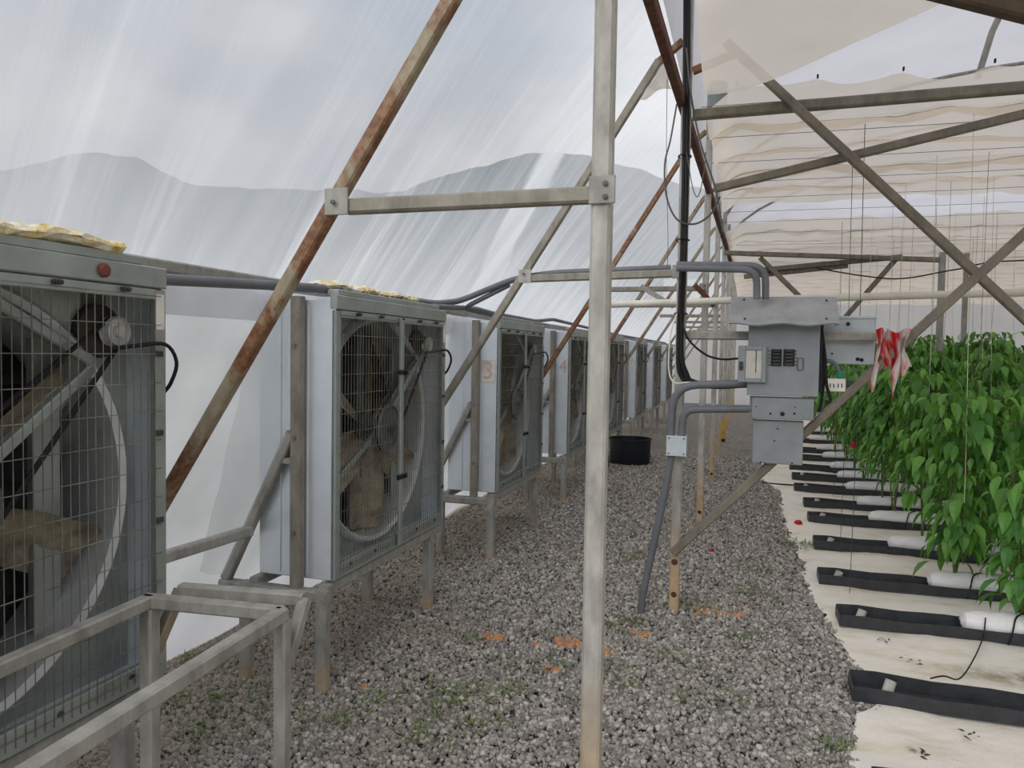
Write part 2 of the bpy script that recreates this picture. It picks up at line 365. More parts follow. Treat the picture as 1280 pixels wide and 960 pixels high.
# ------------------------------------------------------------------ ground, hills
def hills():
    az = np.radians(np.array([-100, -80, -64, -56, -51.5, -49, -46.3, -44, -42, -39.4, -35, -30.7, -27.2, -25.6, -23.6, -18.9, -14.7, -11.7, -5, 5, 20, 40]))
    el = np.radians(np.array([9, 10, 10.6, 11, 11.4, 12.4, 13.1, 13.2, 12.4, 11.75, 11.9, 12.45, 12.1, 12.3, 13.5, 14.65, 15.5, 15.2, 13, 11, 9, 8]))-math.radians(.3)
    def fn(u, v):
        a = math.radians(-100+140*u); e_ = float(np.interp(a, az, el)); D = 620
        n = math.sin(a*37)*.3+math.sin(a*83+1)*.2+math.sin(a*171)*.12
        H = D*math.tan(e_)+n*4; d = D*(.45+.55*v) if v <= 1 else D
        z = -2+H*(v**1.3)*(1+.04*math.sin(a*60+v*9)*(1-v))
        return (math.sin(a)*d, math.cos(a)*d, z)
    m = MB().grid(fn, 260, 12); o = m.build('hills', M['hill'], smooth=True); struct(o); return o
hills()
o = MB().add([(-400, -60, -.06), (400, -60, -.06), (400, 600, -.06), (-400, 600, -.06)], [(0, 1, 2, 3)]).build('ground', M['soil']); struct(o)
o = MB().grid(lambda u, v: (-3.4+4.7*u, -3+31*v, -.012+.008*math.sin(u*9+v*31)), 24, 80).build('floor', M['gravel_base']); struct(o)

EDGE = [(-3, .42), (2.6, .45), (3.44, .462), (3.72, .50), (3.86, .62), (4.12, .66), (4.34, .62), (4.56, .577), (5.08, .529), (5.5, .47), (5.93, .45), (6.6, .47), (7.2, .42), (7.8, .415), (8.6, .39), (9.9, .42), (10.45, .3), (10.8, .20), (12, .26), (14, .2), (18, .25), (27.4, .2)]
EY, EX = [a for a, b in EDGE], [b for a, b in EDGE]
def edge_x(y): return float(np.interp(y, EY, EX))+.018*math.sin(y*11)+.012*math.sin(y*29+1)+.008*math.sin(y*53)
def und(x, y): return .010+.007*math.sin(x*5+y*3)+.006*math.sin(y*9-x*4)+.004*math.sin(x*17+y*13)
def matfn(u, v):
    y = -1+28.4*v; x0 = edge_x(y); w = 9.0-x0; x = x0+w*u**1.8
    return (x, y, max(.004, und(x, y))*(.4 if u < .001 else 1)+.004)
o = MB().grid(lambda u, v: matfn(u, v), 46, 560).build('ground_sheet', M['mat'], smooth=True)
tag(o, 'stained off-white woven ground sheet under the black grow troughs', 'ground sheet', kind='structure')

# gravel stones, real, denser close by
def stones():
    t = (1+5**.5)/2
    iv = np.array([(-1,t,0),(1,t,0),(-1,-t,0),(1,-t,0),(0,-1,t),(0,1,t),(0,-1,-t),(0,1,-t),(t,0,-1),(t,0,1),(-t,0,-1),(-t,0,1)], float)/math.hypot(1, t)
    iF = np.array([(0,11,5),(0,5,1),(0,1,7),(0,7,10),(0,10,11),(1,5,9),(5,11,4),(11,10,2),(10,7,6),(7,1,8),(3,9,4),(3,4,2),(3,2,6),(3,6,8),(3,8,9),(4,9,5),(2,4,11),(6,2,10),(8,6,7),(9,8,1)])
    N = 120000
    Y = 1.3*(13/1.3)**rng.random(int(N*2.2)); Xx = -2.85+3.85*rng.random(len(Y))
    ex = np.interp(Y, EY, EX); keep = (Xx < ex+.03-.05*rng.random(len(Y))) & (Xx > -.95*Y-.4); Y, Xx = Y[keep][:N], Xx[keep][:N]; N = len(Y)
    s = (.0065+.008*rng.random(N)**1.8)*(1+.035*Y); sc3 = s[:, None]*(.65+.7*rng.random((N, 3)))
    V = iv[None]*(1+.7*(rng.random((N, 12, 1))-.5)); V = V*sc3[:, None, :]
    a, b, c = (rng.random((3, N))*2*PI)
    def rot(ax, an):
        R = np.zeros((N, 3, 3)); i, j = [(1, 2), (0, 2), (0, 1)][ax]; R[:, ax, ax] = 1; R[:, i, i] = np.cos(an); R[:, j, j] = np.cos(an); R[:, i, j] = -np.sin(an); R[:, j, i] = np.sin(an); return R
    R = rot(0, a*.2)@rot(1, b*.2)@rot(2, c); V = np.einsum('nij,nkj->nki', R, V)
    V[:, :, 0] += Xx[:, None]; V[:, :, 1] += Y[:, None]; V[:, :, 2] += (s*.35+rng.random(N)*.006)[:, None]
    V = V.reshape(-1, 3); F = (iF[None]+12*np.arange(N)[:, None, None]).reshape(-1, 3)
    me = bpy.data.meshes.new('gravel'); me.vertices.add(len(V)); me.vertices.foreach_set('co', V.ravel().astype(np.float32))
    me.loops.add(F.size); me.loops.foreach_set('vertex_index', F.ravel().astype(np.int32)); me.polygons.add(len(F))
    me.polygons.foreach_set('loop_start', np.arange(0, F.size, 3, dtype=np.int32)); me.update(calc_edges=True); me.materials.append(M['gravel'])
    ob = bpy.data.objects.new('gravel', me); COL.objects.link(ob); tag(ob, 'grey crushed stone gravel covering the walkway beside the fans', 'gravel', kind='stuff')
stones()

# ------------------------------------------------------------------ film walls, roof, cloth
def slope_fn(u, v):
    y = -3+30.4*u; s = v
    x = -2.3+1.72*s; z = 1.985+1.97*s
    b = (.05*math.sin(PI*s)*(.6+.4*math.sin(y*1.17)))+.012*math.sin(y*13+2*s)*math.sin(PI*min(1, s*1.2+.1))+.006*math.sin(y*31+s)
    return (x-.75*b, y, z+.66*b)
o = MB().grid(slope_fn, 420, 14).build('wall_slope', M['film'], smooth=True); struct(o)
o = MB().grid(lambda u, v: (-2.31-.62*v+.03*math.sin(PI*v)*math.sin(u*60)+.012*math.sin(u*170+v*9)*v+.007*math.sin(u*410+v*14+2*math.sin(v*7))*math.sin(PI*v)+.005*math.sin(u*230-v*31), -3+30.4*u, 1.98-1.98*v), 700, 36).build('wall_left', M['lowfilm'], smooth=True); struct(o)
def roof_fn(u, v):
    a = PI*v; return (4.35-4.93*math.cos(a), -3+30.4*u, 3.95+1.75*math.sin(a)+.02*math.sin(u*90)*math.sin(a))
o = MB().grid(lambda u, v: (-2.292-.06*v-.004*math.sin(u*300), -3+30.4*u, 1.975-.155*v), 200, 2).build('trim_left', M['lowfilm'], smooth=True); struct(o)
o = MB().grid(roof_fn, 60, 28).build('roof', M['roof'], smooth=True); struct(o)
o = MB().grid(lambda u, v: (-2.95+12.2*u, 27.4+.03*math.sin(u*110), 4.4*v), 120, 6).build('wall_back', M['endwall'], smooth=True); struct(o)
o = MB().grid(lambda u, v: (9.28+.03*math.sin(u*90), -3+30.4*u, 4.0*v), 120, 6).build('wall_right', M['endwall'], smooth=True); struct(o)

def cloth(name, label, y0, y1, x0, x1, z0, step, scallop_front=0., scallop_back=0., nx=120, slope=0., corner=None, sag=.06):
    L = y1-y0; nv = max(14, int(L/.09))
    def fn(u, v):
        x = x0+(x1-x0)*u
        ya, yb = y0, y1
        if corner: ya, yb = ya+corner[0](x), yb+corner[1](x)
        sg = abs(math.sin(PI*(x-.38)/.5)); y = ya+(yb-ya)*v
        y += scallop_front*(1-sg)*-1*(1-v)**3+scallop_back*(.5*math.sin(x*7)+.5*math.sin(x*17+1))*v**3
        ph = abs(math.sin(PI*(y-y0)/step))
        z = z0+slope*v-sag*ph-.015*math.sin(x*3.1+y*2)-.010*math.sin(x*9+y*3)-(.04*sg*(1-v)**6)
        if u < .04 and not corner: z -= .12*(1-u/.04)**2
        return (x, y, z)
    m = MB().grid(fn, nx, nv)
    if not corner:      # doubled strips added over the wires, darkening in place of fold shading
        for k in range(1, int(L/step)+1):
            vc = k*step/L; hw = (.07+.05*(k % 2))/L
            if vc+hw < 1: m.grid(lambda u, v: (lambda p: (p[0], p[1], p[2]-.012-.01*abs(math.sin(u*40))))(fn(u, vc+hw*(2*v-1)+.15*hw*math.sin(u*60+k))), nx, 3)
    return tag(m.build(name, M['cloth'], smooth=True), label, 'shade cloth', 'shade cloths')
cloth('shade_cloth', 'beige shade cloth bunched in a drooping fold at the upper edge of the photo', 1.2, 5.25, -.3, 6.5, 3.52, 1.4, 0, 0, 90, -.04, (lambda x: 0., lambda x: -.95*max(0, x+.3)**.75 if x < 2.5 else -2.1), .16)
cloth('shade_cloth', 'beige shade cloth with a scalloped near edge, spread above the upper crossbar', 5.42, 9.1, -.32, 6.5, 3.52, .80, .14, .08, 160, 0, None, .09)
cloth('shade_cloth', 'long beige shade cloth beyond the white gap, reaching to the far end wall', 10.5, 27.0, -.32, 8.8, 3.5, .9, .05, 0, 120, .0, None, .07)

# ------------------------------------------------------------------ portal frames: posts, braces, struts
FY = [2.33, 4.985, 7.72, 10.3, 12.95, 15.35, 18.0, 20.6, 23.2, 25.8]
XP = -.42
def brace_line(i):
    if i == 0: return (-1.376, 2.205), 1.4945
    if i == 1: return (-1.486, 2.222), 1.53
    return (-1.486, 2.38), 1.58
post_labels = ['galvanised square steel post in the foreground, nearest to the camera', 'steel post carrying the black cable bundle and the grey conduits']
for i, y in enumerate(FY):
    t = thing('steel_post', post_labels[i] if i < 2 else 'square steel post, %s in the row counted from the foreground post' % ORD[i], 'post', (XP-(.025 if i == 0 else 0), y, 0), 'posts along the walkway')
    w = .062; m = MB().bar((0, 0, -.02), (0, 0, 4.25), w); m.build('tube', M['steel'], t)
    if i < 4:
        b = MB(); b.lathe((0, -w/2-.001, .12 if i else .35), (0, -1, 0), [(.0005, .001), (.017, .001), (.019, 0)], 14); b.build('bolt_hole', M['rust'], t)
    if i == 1:
        b = MB(); b.lathe((.0, -w/2-.001, .335), (0, -1, 0), [(.0005, .002), (.018, .002), (.021, 0)], 16); b.build('rust_spot', M['rust'], t)
    if i == 5: MB().bar((0, 0, .0), (0, 0, .42), w+.006).build('tape_band', M['yellow_tape'], t); MB().bar((0, 0, .0), (0, 0, .06), w+.012).build('foot', M['black'], t)
    (bx, bz), k = brace_line(i); yo = y
    def zx(x): return bz+k*(x-bx)
    top = (-.60, zx(-.60)) if i else (-.50, zx(-.50)); lowx = -2.50 if i else -2.72
    name = 'roof_brace'; mat = M['rusty'] if i in (0, 2) else M['rusty_some'] if i == 3 else (M['rusty_some'] if i in (4, 6) else M['steel_mid'])
    lab = ['heavily rusted slanting brace tube rising from behind the nearest fan', 'galvanised slanting brace tube rising between the second and third fans'][i] if i < 2 else 'slanting brace tube of the %s frame from the foreground' % ORD[i]
    bt = thing(name, lab, 'brace', (lowx, yo, zx(lowx)), 'slanting brace tubes'); og = bt.location
    ww = .05
    MB().bar((lowx, yo, zx(lowx)), (top[0], yo, top[1]), ww, ww, (0, 1, 0)).build('tube', mat, bt, og)
    MB().bar((top[0]-.01, yo, top[1]-.012), (XP-.032, yo, min(3.9, top[1]+.11)), ww*.9, ww*.9, (0, 1, 0)).build('elbow_tube', M['rusty_some'], bt, og)
    # strut
    sx = bx+.02; st = thing('strut_bar', ['level strut bar from the rusted brace to the foreground post', 'level strut bar from the galvanised brace to the cable post'][i] if i < 2 else 'level strut bar of the %s frame from the foreground' % ORD[i], 'strut', (sx, y, bz), 'level strut bars')
    og = st.location; dz = .0 if i != 1 else .02
    MB().bar((sx+.02, y-.0, bz-.03), (XP-.036, y, bz-.03+dz), .05, .05, (0, 0, 1)).build('bar', M['steel_mid'], st, og)
    if i < 4:
        p = MB().cbox((sx-.05, y-.034, bz-.062), (sx+.04, y-.027, bz+.03)); p.build('gusset', M['steel_dry'], st, og)
        p = MB().cbox((XP-.06, y-.042, bz-.065+dz), (XP+.022, y-.034, bz+.02+dz)); p.build('end_plate', M['steel_dry'], st, og)
        for q in ((XP-.008, bz-.045), (XP-.008, bz-.005), (sx-.01, bz-.02)): MB().lathe((q[0], y-.043, q[1]+dz), (0, -1, 0), [(.009, 0), (.009, .006), (.0005, .007)], 6).build('bolt', M['zipper'], st, og)

# gutter purlin, rusty
def single(name, label, cat, mb, mat, group=None, smooth=False, origin=None, kind=None):
    o = origin or mb.v[0]; return tag(mb.build(name, mat, None, o, smooth), label, cat, group, kind)
single('rusty_purlin', 'dark rusty purlin running along the tops of the posts', 'purlin', MB().bar((-.485, 2.4, 3.3), (-.325, 13.9, 3.32), .05, .075), M['rust'])
single('rusty_purlin', 'short bright rusty tube joining the post top to the truss', 'tube', MB().bar(onY(866, 89, 4.93), onY(917, 68, 4.93), .045), M['rust_orange'])
single('fan_purlin', 'grey purlin tube behind the fan tops, carrying the film edge', 'purlin', MB().bar((-2.22, -1, 2.0), (-2.22, 27, 2.0), .05), M['steel_dry'])
single('mossy_rail', 'weathered greenish rail low between the first and second fans', 'rail', MB().bar((-2.37, 1.9, .80), (-2.37, 3.19, .765), .05), M['steel'])

# truss at the cable post
def tr(a, b, y, w, name, label, mat='steel_dark', grp='truss bars beside the cable post', xend=None, xstart=None):
    p, q = Vector(onY(*a, y)), Vector(onY(*b, y)); d = q-p
    if xend is not None: q = p+d*((xend-p.x)/d.x)
    if xstart is not None: p = q-d*((q.x-xstart)/d.x)
    return single(name, label, 'truss bar', MB().bar(p, q, w, w, (0, 1, 0)), M[mat], grp)
B = FY[1]
tr((866, 144), (1296, 108), B, .062, 'truss_bar', 'thick level truss bar below the scalloped cloth edge', xend=3.1)
tr((893, 236), (1296, 139), B+.05, .05, 'truss_bar', 'thin truss bar rising gently to the right from the cable post', xend=3.08)
tr((908, 53), (1296, 412), B-.055, .052, 'truss_bar', 'long truss bar falling steeply to the right across the cloth', xend=3.05)
ob = tr((841, 691), (1300, 274), B-.06, .052, 'truss_bar', 'truss bar climbing from the foot of the cable post to the right', xend=2.35)
single('steel_post', 'steel post at the far end of the crossing truss bars', 'post', MB().bar((3.12, B, -.02), (3.12, B, 3.6), .062), M['steel'], 'posts among the plants')
tr((1200, -6), (1330, 26), FY[0], .05, 'truss_bar', 'dark truss bar crossing the top corner above the plants', 'dark_bar', xend=3.1, xstart=-.4)
D = FY[3]
for a, b, l in (((905, 316), (1178, 325), 'far truss bar, the uppermost level one above the electrical panel'), ((945, 338), (1128, 321), 'far truss bar rising to the right under the uppermost one'),
                ((930, 346), (1060, 332), 'short lowest far truss bar'), ((950, 322), (1006, 377), 'far truss bar slanting down behind the panel hood'), ((1120, 324), (1050, 404), 'far truss bar slanting down to the control box')):
    tr(a, b, D+(.06 if 'slant' in l else 0)+(.1 if 'rising' in l else 0)+(.15 if 'lowest' in l else 0), .06, 'truss_bar', l, 'steel_dark', 'truss bars of the far frame')
p = onY(1178, 322, D); single('steel_post', 'steel post standing among the plants, left of the truss crossing', 'post', MB().bar((p[0], D, 0), (p[0], D, 2.98), .07), M['steel_dry'], 'posts among the plants')
p = onY(1208, 330, 13); single('steel_post', 'thin steel post standing deeper among the plants, right of the other', 'post', MB().bar((p[0], 13, 0), (p[0], 13, 3.3), .07), M['steel_dry'], 'posts among the plants')
single('tube_offcut', 'short square tube with an open black end, left of the cable post', 'tube', MB().hollow(onY(801, 358, 7.6), onY(842, 383, 7.6), .05), M['steel_dry'], 'open ended tubes')
single('tube_offcut', 'short rusty square tube with an open black end, right of the cable post', 'tube', MB().hollow(onY(868, 356, 7.6), onY(893, 382, 7.6), .05), M['rust'], 'open ended tubes')
for k, y in enumerate((11.6, 14.2, 16.8)):
    pts = [(4.35-4.88*math.cos(PI*j/24), y, 3.92+1.72*math.sin(PI*j/24)) for j in range(25)]
    ob = single('roof_hoop', '%s arched hoop under the roof film from the near end' % ORD[k], 'hoop', MB().tube(pts, .025, 8), M['steel_dry'], 'roof hoops', True); ob['kind'] = 'structure'

# ------------------------------------------------------------------ fans and their stands
XF, ZB, FW, FH = -1.92, .54, 1.39, 1.41
FANY = [.73, 3.24, 5.765, 8.295, 10.80, 13.68, 16.25, 19.0]
def ring_plate(mb, x, cy, cz, r, y0, y1, z0, z1, n=64):
    """square sheet with a round hole"""
    vs = []
    for k in range(n):
        a = 2*PI*k/n; c, s = math.cos(a), math.sin(a); vs.append((x, cy+r*c, cz+r*s))
        tq = min(((y1-cy)/c if c > 1e-9 else (y0-cy)/c if c < -1e-9 else 1e9), ((z1-cz)/s if s > 1e-9 else (z0-cz)/s if s < -1e-9 else 1e9)); vs.append((x, cy+tq*c, cz+tq*s))
    fs = [(2*k, 2*k+1, 2*((k+1) % n)+1, 2*((k+1) % n)) for k in range(n)]
    # corner fillers
    mb.add(vs, fs); o = []
    for yy, zz in ((y1, z1), (y0, z1), (y0, z0), (y1, z0)):
        a = math.atan2(zz-cz, yy-cy) % (2*PI); k = int(a/(2*PI)*n); i, j = 2*k+1, 2*((k+1) % n)+1; b = len(mb.v)
        base = b-len(vs) if not o else o[0]
        if not o: o.append(base)
        mb.add([(x, yy, zz)], []); mb.f.append((o[0]+i, b, o[0]+j))
    return mb
def fan():
    t = thing('exhaust_fan', '', 'exhaust fan', (XF, FANY[0], ZB), 'exhaust fans along the film wall')
    h = MB(); D_ = -.43
    h.cbox((D_, 0, 0), (0, .014, FH-.02)); h.cbox((D_, FW-.014, 0), (0, FW, FH-.02)); h.cbox((D_, .014, FH-.035), (-.02, FW-.014, FH-.02)); h.cbox((D_, .014, 0), (-.02, FW-.014, .014))
    for y in (-.006, FW): h.cbox((D_+.12, y, .02), (D_+.13, y+.006, FH-.05)); h.cbox((-.155, y, .02), (-.145, y+.006, FH-.05))
    h.build('housing', M['sheet'], t)
    f = MB(); f.cbox((-.02, 0, .0), (.006, .05, FH-.075)); f.cbox((-.02, FW-.05, 0), (.006, FW, FH-.075)); f.cbox((-.02, .05, 0), (.006, FW-.05, .075)); f.build('front_frame', M['frame_grey'], t)
    f = MB(); f.cbox((-.03, -.001, FH-.07), (.010, FW+.001, FH-.0)); f.cbox((-.06, .03, FH), (.0, FW-.1, FH+.03)); f.cbox((.0, .05, FH-.11), (.010, FW-.05, FH-.075)); f.build('header', M['frame_grey'], t)
    cy, cz, R_ = FW/2, .69, .625
    ring_plate(MB(), -.15, cy, cz, R_, .014, FW-.014, .014, FH-.035).build('orifice_plate', M['frame_grey'], t)
    MB().lathe((0, cy, cz), (1, 0, 0), [(.66, -.148), (.655, -.125), (.64, -.112), (.618, -.125), (.605, -.17), (.60, -.36)], 64).build('shroud_ring', M['shroud'], t, smooth=True)
    lo = MB()
    for k in range(11):
        z0 = .03+k*.122; lo.add([(-.40, .02, z0), (-.40, FW-.02, z0), (-.36, FW-.02, z0+.05), (-.36, .02, z0+.05), (-.385, .02, z0+.128), (-.385, FW-.02, z0+.128)], [(0, 1, 2, 3), (3, 2, 5, 4)])
    for y in (.35, .70, 1.05): lo.bar((-.345, y, .05), (-.345, y, 1.36), .02)
    lo.build('louvre_shutter', M['louvre'], t)
    wg = MB()
    for k in range(43): y = .055+k*(FW-.11)/42; wg.tube([(.008, y, .02), (.008, y, FH-.078)], .0016, 4, False)
    for k in range(14): z = .045+k*.0975; wg.tube([(.0115, .03, z), (.0115, FW-.03, z)], .0018, 4, False)
    wg.build('wire_guard', M['wire'], t)
    gb = MB(); gb.cbox((.011, cy-.02, .02), (.03, cy+.02, FH-.08)); gb.build('guard_bar', M['frame_grey'], t)
    gl = MB()
    for z in (.42, 1.02): gl.cbox((.03, cy-.07, z-.014), (.045, cy+.045, z+.014)); gl.cyl((.045, cy+.01, z), (1, 0, 0), .010, .012, 8)
    gl.build('latch', M['black'], t)
    for k in range(5): y = .2+k*.25; MB().cbox((.012, y-.014, FH-.094), (.03, y+.014, FH-.078)).cyl((.03, y, FH-.086), (1, 0, 0), .006, .006, 8).build('clip', M['dark'], t)
    for z in (.25, .55, .85, 1.12): MB().cbox((.006, FW-.052, z-.011), (.016, FW-.022, z+.008)).build('clip', M['dark'], t)
    for k in range(5): MB().cyl((.006, .15+k*.27, .05), (1, 0, 0), .010, .006, 8).build('bolt', M['dark'], t)
    st = MB(); st.cbox((.006, FW-.048, FH-.21), (.0075, FW-.01, FH-.09)); st.build('sticker', M['white'], t)
    cb = MB().tube(smooth_path([(-.05, 1.18, 1.13), (.0, 1.27, 1.145), (.03, FW-.03, 1.15), (.045, FW+.004, 1.09), (.02, FW+.006, 1.02), (-.02, FW+.012, .98)], 5), .007, 6); cb.build('power_cable', M['rubber'], t, smooth=True)
    # drive
    my, mz = 1.235, 1.19
    mo = MB(); mo.lathe((0, my, mz), (1, 0, 0), [(.001, -.32), (.06, -.32), (.085, -.30), (.088, -.12), (.06, -.10), (.02, -.095), (.016, -.04), (.001, -.04)], 24)
    for k in range(16): a = 2*PI*k/16; mo.box((-.28, my+.088*math.cos(a)-.003, mz+.088*math.sin(a)-.003), (-.14, my+.088*math.cos(a)+.003, mz+.088*math.sin(a)+.003))
    mo.cbox((-.25, my-.05, mz+.07), (-.15, my+.05, mz+.14)); mo.build('motor', M['motor'], t, smooth=True)
    pu = MB(); pu.lathe((0, my, mz), (1, 0, 0), [(.001, -.035), (.018, -.035), (.020, -.05), (.04, -.05), (.047, -.04), (.05, -.055), (.042, -.065), (.05, -.075), (.001, -.078)], 28); pu.build('motor_pulley', M['pulley'], t, smooth=True)
    hb = MB(); hb.lathe((0, cy, cz), (1, 0, 0), [(.001, -.02), (.022, -.02), (.024, -.05), (.125, -.055), (.135, -.042), (.145, -.055), (.13, -.065), (.145, -.075), (.125, -.08), (.03, -.082), (.03, -.20), (.10, -.20), (.10, -.22), (.001, -.22)], 40); hb.build('hub_pulley', M['hub'], t, smooth=True)
    d = Vector((0, my-cy, mz-cz)); L = d.length; d.normalize(); pn = Vector((0, -d.z, d.y)); r1, r2 = .134, .044; sn = (r1-r2)/L; cs = math.sqrt(1-sn*sn); loop = []
    base = math.atan2(pn.y*0+d.z, d.y); al = math.asin(sn)
    a0 = PI/2-al
    for k in range(15): a = base+a0+(2*PI-2*a0)*k/14; loop.append((-.065, cy+r1*math.cos(a), cz+r1*math.sin(a)))
    for k in range(9): a = base-a0+(2*a0)*k/8; loop.append((-.065, my+r2*math.cos(a), mz+r2*math.sin(a)))
    loop.append(loop[0]); MB().tube(loop, .0085, 6, False).build('drive_belt', M['rubber'], t)
    su = MB(); su.bar((-.24, cy, .08), (-.24, cy, 1.32), .05, .03); su.bar((-.235, 1.12, .13), (-.235, 1.12, 1.30), .10, .03, (1, 0, 0)); su.bar((-.10, cy, cz+.02), (-.11, my-.05, mz-.12), .035); su.bar((-.10, .72, 1.33), (-.11, my-.05, mz-.10), .035)
    su.bar((-.11, cy, cz), (-.11, .10, .42), .03); su.build('support_strut', M['frame_grey'], t)
    def bl(u, v):
        r = .09+.50*u; ch = .13+.085*min(1, u*2.4); a = -math.radians(44-14*u); c = (v-.5)*ch; cam_ = -.022*(1-(2*v-1)**2)
        emb = -.010 if (.15 < v < .42 or .58 < v < .85) and (int(u*7) % 2 == 0) and .15 < u < .95 else 0
        tip = 1-.16*max(0, u-.93)/.07
        c *= tip
        return (-.19+c*math.sin(a)+(cam_+emb)*math.cos(a), c*math.cos(a)-(cam_+emb)*math.sin(a), r)
    bm = MB().grid(bl, 28, 14); n = len(bm.v); bm2 = [(v[0]-.006, v[1], v[2]) for v in bm.v]; bm.add(bm2, [f[::-1] for f in bm.f])
    b0 = None; kids = []
    for k in range(6):
        if b0 is None: b0 = bm.build('blade', M['blade'], t, smooth=True); o_ = b0
        else: o_ = b0.copy(); COL.objects.link(o_); o_.parent = t
        o_.location = (0, cy, cz); o_['_k'] = k
    return t
def set_blades(t, deg):
    for k, b in enumerate([c for c in t.children if c.name.startswith('blade')]): b.rotation_euler = (math.radians(deg+60*k), 0, 0)
def stand():
    t = thing('fan_stand', '', 'stand', (XF, FANY[0], 0), 'fan stands'); zt = ZB-.035; w = .06; xb = -.47
    for x in (-.032, xb):
        for y in (-.045, FW-.16): 
            l = MB(); l.bar((x, y, -.02), (x, y, zt-.0), w); l.build('leg', M['steel_leg'], t)
    for y in (-.045, FW-.16): MB().bar((0.0, y, zt-.031+.0), (-.62, y, zt-.031), w*1.02, w).build('side_rail', M['steel_dry'], t)
    MB().bar((-.03, -.045, zt+.0), (-.03, FW, zt+.0), .052, .05).build('front_rail', M['steel_dry'], t)
    MB().bar((-.43, -.045, zt+.0), (-.43, FW, zt), .05).build('rear_rail', M['steel_dry'], t)
    for y in (-.036, FW+.036):
        u = MB().bar((-.185, y, zt), (-.185, y, ZB+FH-.01), .056).build('upright', M['steel_mid'], t)
        for z in (.78, 1.25, 1.70): MB().cyl((-.185, y-.028*(1 if y < 0 else -1), z), (0, -1 if y < 0 else 1, 0), .011, .010, 8).build('bolt', M['bolt'], u)
        MB().bar((-.215, y, 1.27), (-.60, y, zt+.0), .05, .05, (0, 1, 0)).build('diagonal_strut', M['steel_dry'], t)
        MB().bar((-.21, y, 1.13), (-.275, y, 1.13), .03).build('stub', M['steel_dry'], t)
    return t
F0, S0 = fan(), stand()
FL = ['large exhaust fan nearest the camera, with a red cap on its header', 'exhaust fan with dented tan blades showing through its guard, beside the rusted brace', 'exhaust fan with a stencilled number 3 on its side', 'exhaust fan with a stencilled number 4 on its side',
      'exhaust fan mostly hidden behind the foreground post', 'small looking far exhaust fan with a stencilled 6', 'far exhaust fan with a stencilled 7', 'farthest exhaust fan, with a stencilled 8']
SL = ['tubular stand under the nearest fan', 'tubular stand under the fan beside the rusted brace', 'tubular stand under the fan numbered 3', 'tubular stand under the fan numbered 4', 'tubular stand under the fan hidden by the foreground post', 'tubular stand under the fan numbered 6', 'tubular stand under the fan numbered 7', 'tubular stand under the fan numbered 8']
def text_part(s, size, mat, name, parent, loc, rot, depth=.0015):
    cu = bpy.data.curves.new(name, 'FONT'); cu.body = s; cu.size = size; cu.extrude = depth; cu.align_x = 'CENTER'; cu.align_y = 'CENTER'
    ob = bpy.data.objects.new(name, cu); COL.objects.link(ob); dg = bpy.context.evaluated_depsgraph_get(); me = bpy.data.meshes.new_from_object(ob.evaluated_get(dg)); me.materials.clear(); me.materials.append(mat)
    bpy.data.objects.remove(ob); o = bpy.data.objects.new(name, me); COL.objects.link(o); o.parent = parent; o.location = loc; o.rotation_euler = rot; return o
fans = []
for i, y in enumerate(FANY):
    t = F0 if i == 0 else copy_tree(F0); s = S0 if i == 0 else copy_tree(S0)
    t.location = (XF, y, ZB); s.location = (XF, y, 0); t['label'] = FL[i]; s['label'] = SL[i]; fans.append(t)
for i, t in enumerate(fans): set_blades(t, [-115, 178, 20, 45, 10, 30, 50, 5][i] if i else 245)
cap = MB().lathe((.012, 1.12, FH-.035), (1, 0, 0), [(.022, 0), (.022, .008), (.016, .014), (.001, .015)], 18).build('red_cap', plain('rust_red', (120, 66, 58), .7), fans[0], smooth=True)
for i, s in ((2, '3'), (3, '4'), (5, '6'), (6, '7'), (7, '8')):
    text_part(s, .2, M['paint_pink'] if i < 4 else M['paint'], 'stencil_number', fans[i], (-.075 if i > 2 else -.087, -.002 if i > 2 else -.007, .99 if i < 5 else 1.02), (PI/2, 0, 0))
MB().cbox((-.145, -.0065, .90), (-.03, -.0005, 1.08), .001).build('stencil_patch', plain('pale_patch', (214, 208, 204), .7), fans[2])
# film pieces closing the gaps beside the fans
for i, y in enumerate(FANY):
    if i == 0: continue
    m = MB()
    def gf(u, v):
        z = 1.965-1.43*v; xr = -.215 if z > 1.27 else -.215-.385*(1.27-z)/.765; xl = -.36-.38*v; x = xr+(xl-xr)*u
        return (XF+x, y-.07-.03*math.sin(PI*u)+.008*math.sin(v*23+u*5), z)
    m.grid(gf, 8, 24)
    single('film_gusset', 'white film piece stretched beside the %s' % ('fan beside the rusted brace' if i == 1 else 'fan hidden by the foreground post' if i == 4 else 'fan numbered %d' % (i+1)), 'film piece', m, M['gusset'], 'film pieces between fans', True)
# foam strips
def foam(y0, y1, x, label):
    def fn(u, v):
        a = 2*PI*v; y = y0+(y1-y0)*u; e = 1 if 0 < u < 1 else .35; r = .3*random.random()+.85
        return (x+.07*math.cos(a)*e*r, y, ZB+FH+.052+(.026*math.sin(a)+.006*math.sin(y*19))*e*r)
    single('foam_strip', label, 'foam', MB().grid(fn, 60, 10), M['foam'], 'yellow foam strips', False, (x, y0, ZB+FH))
foam(-.2, 1.98, -1.985, 'yellow foam strip lying on top of the nearest fan'); foam(3.26, 4.35, -2.04, 'yellow foam strip on top of the fan beside the rusted brace')

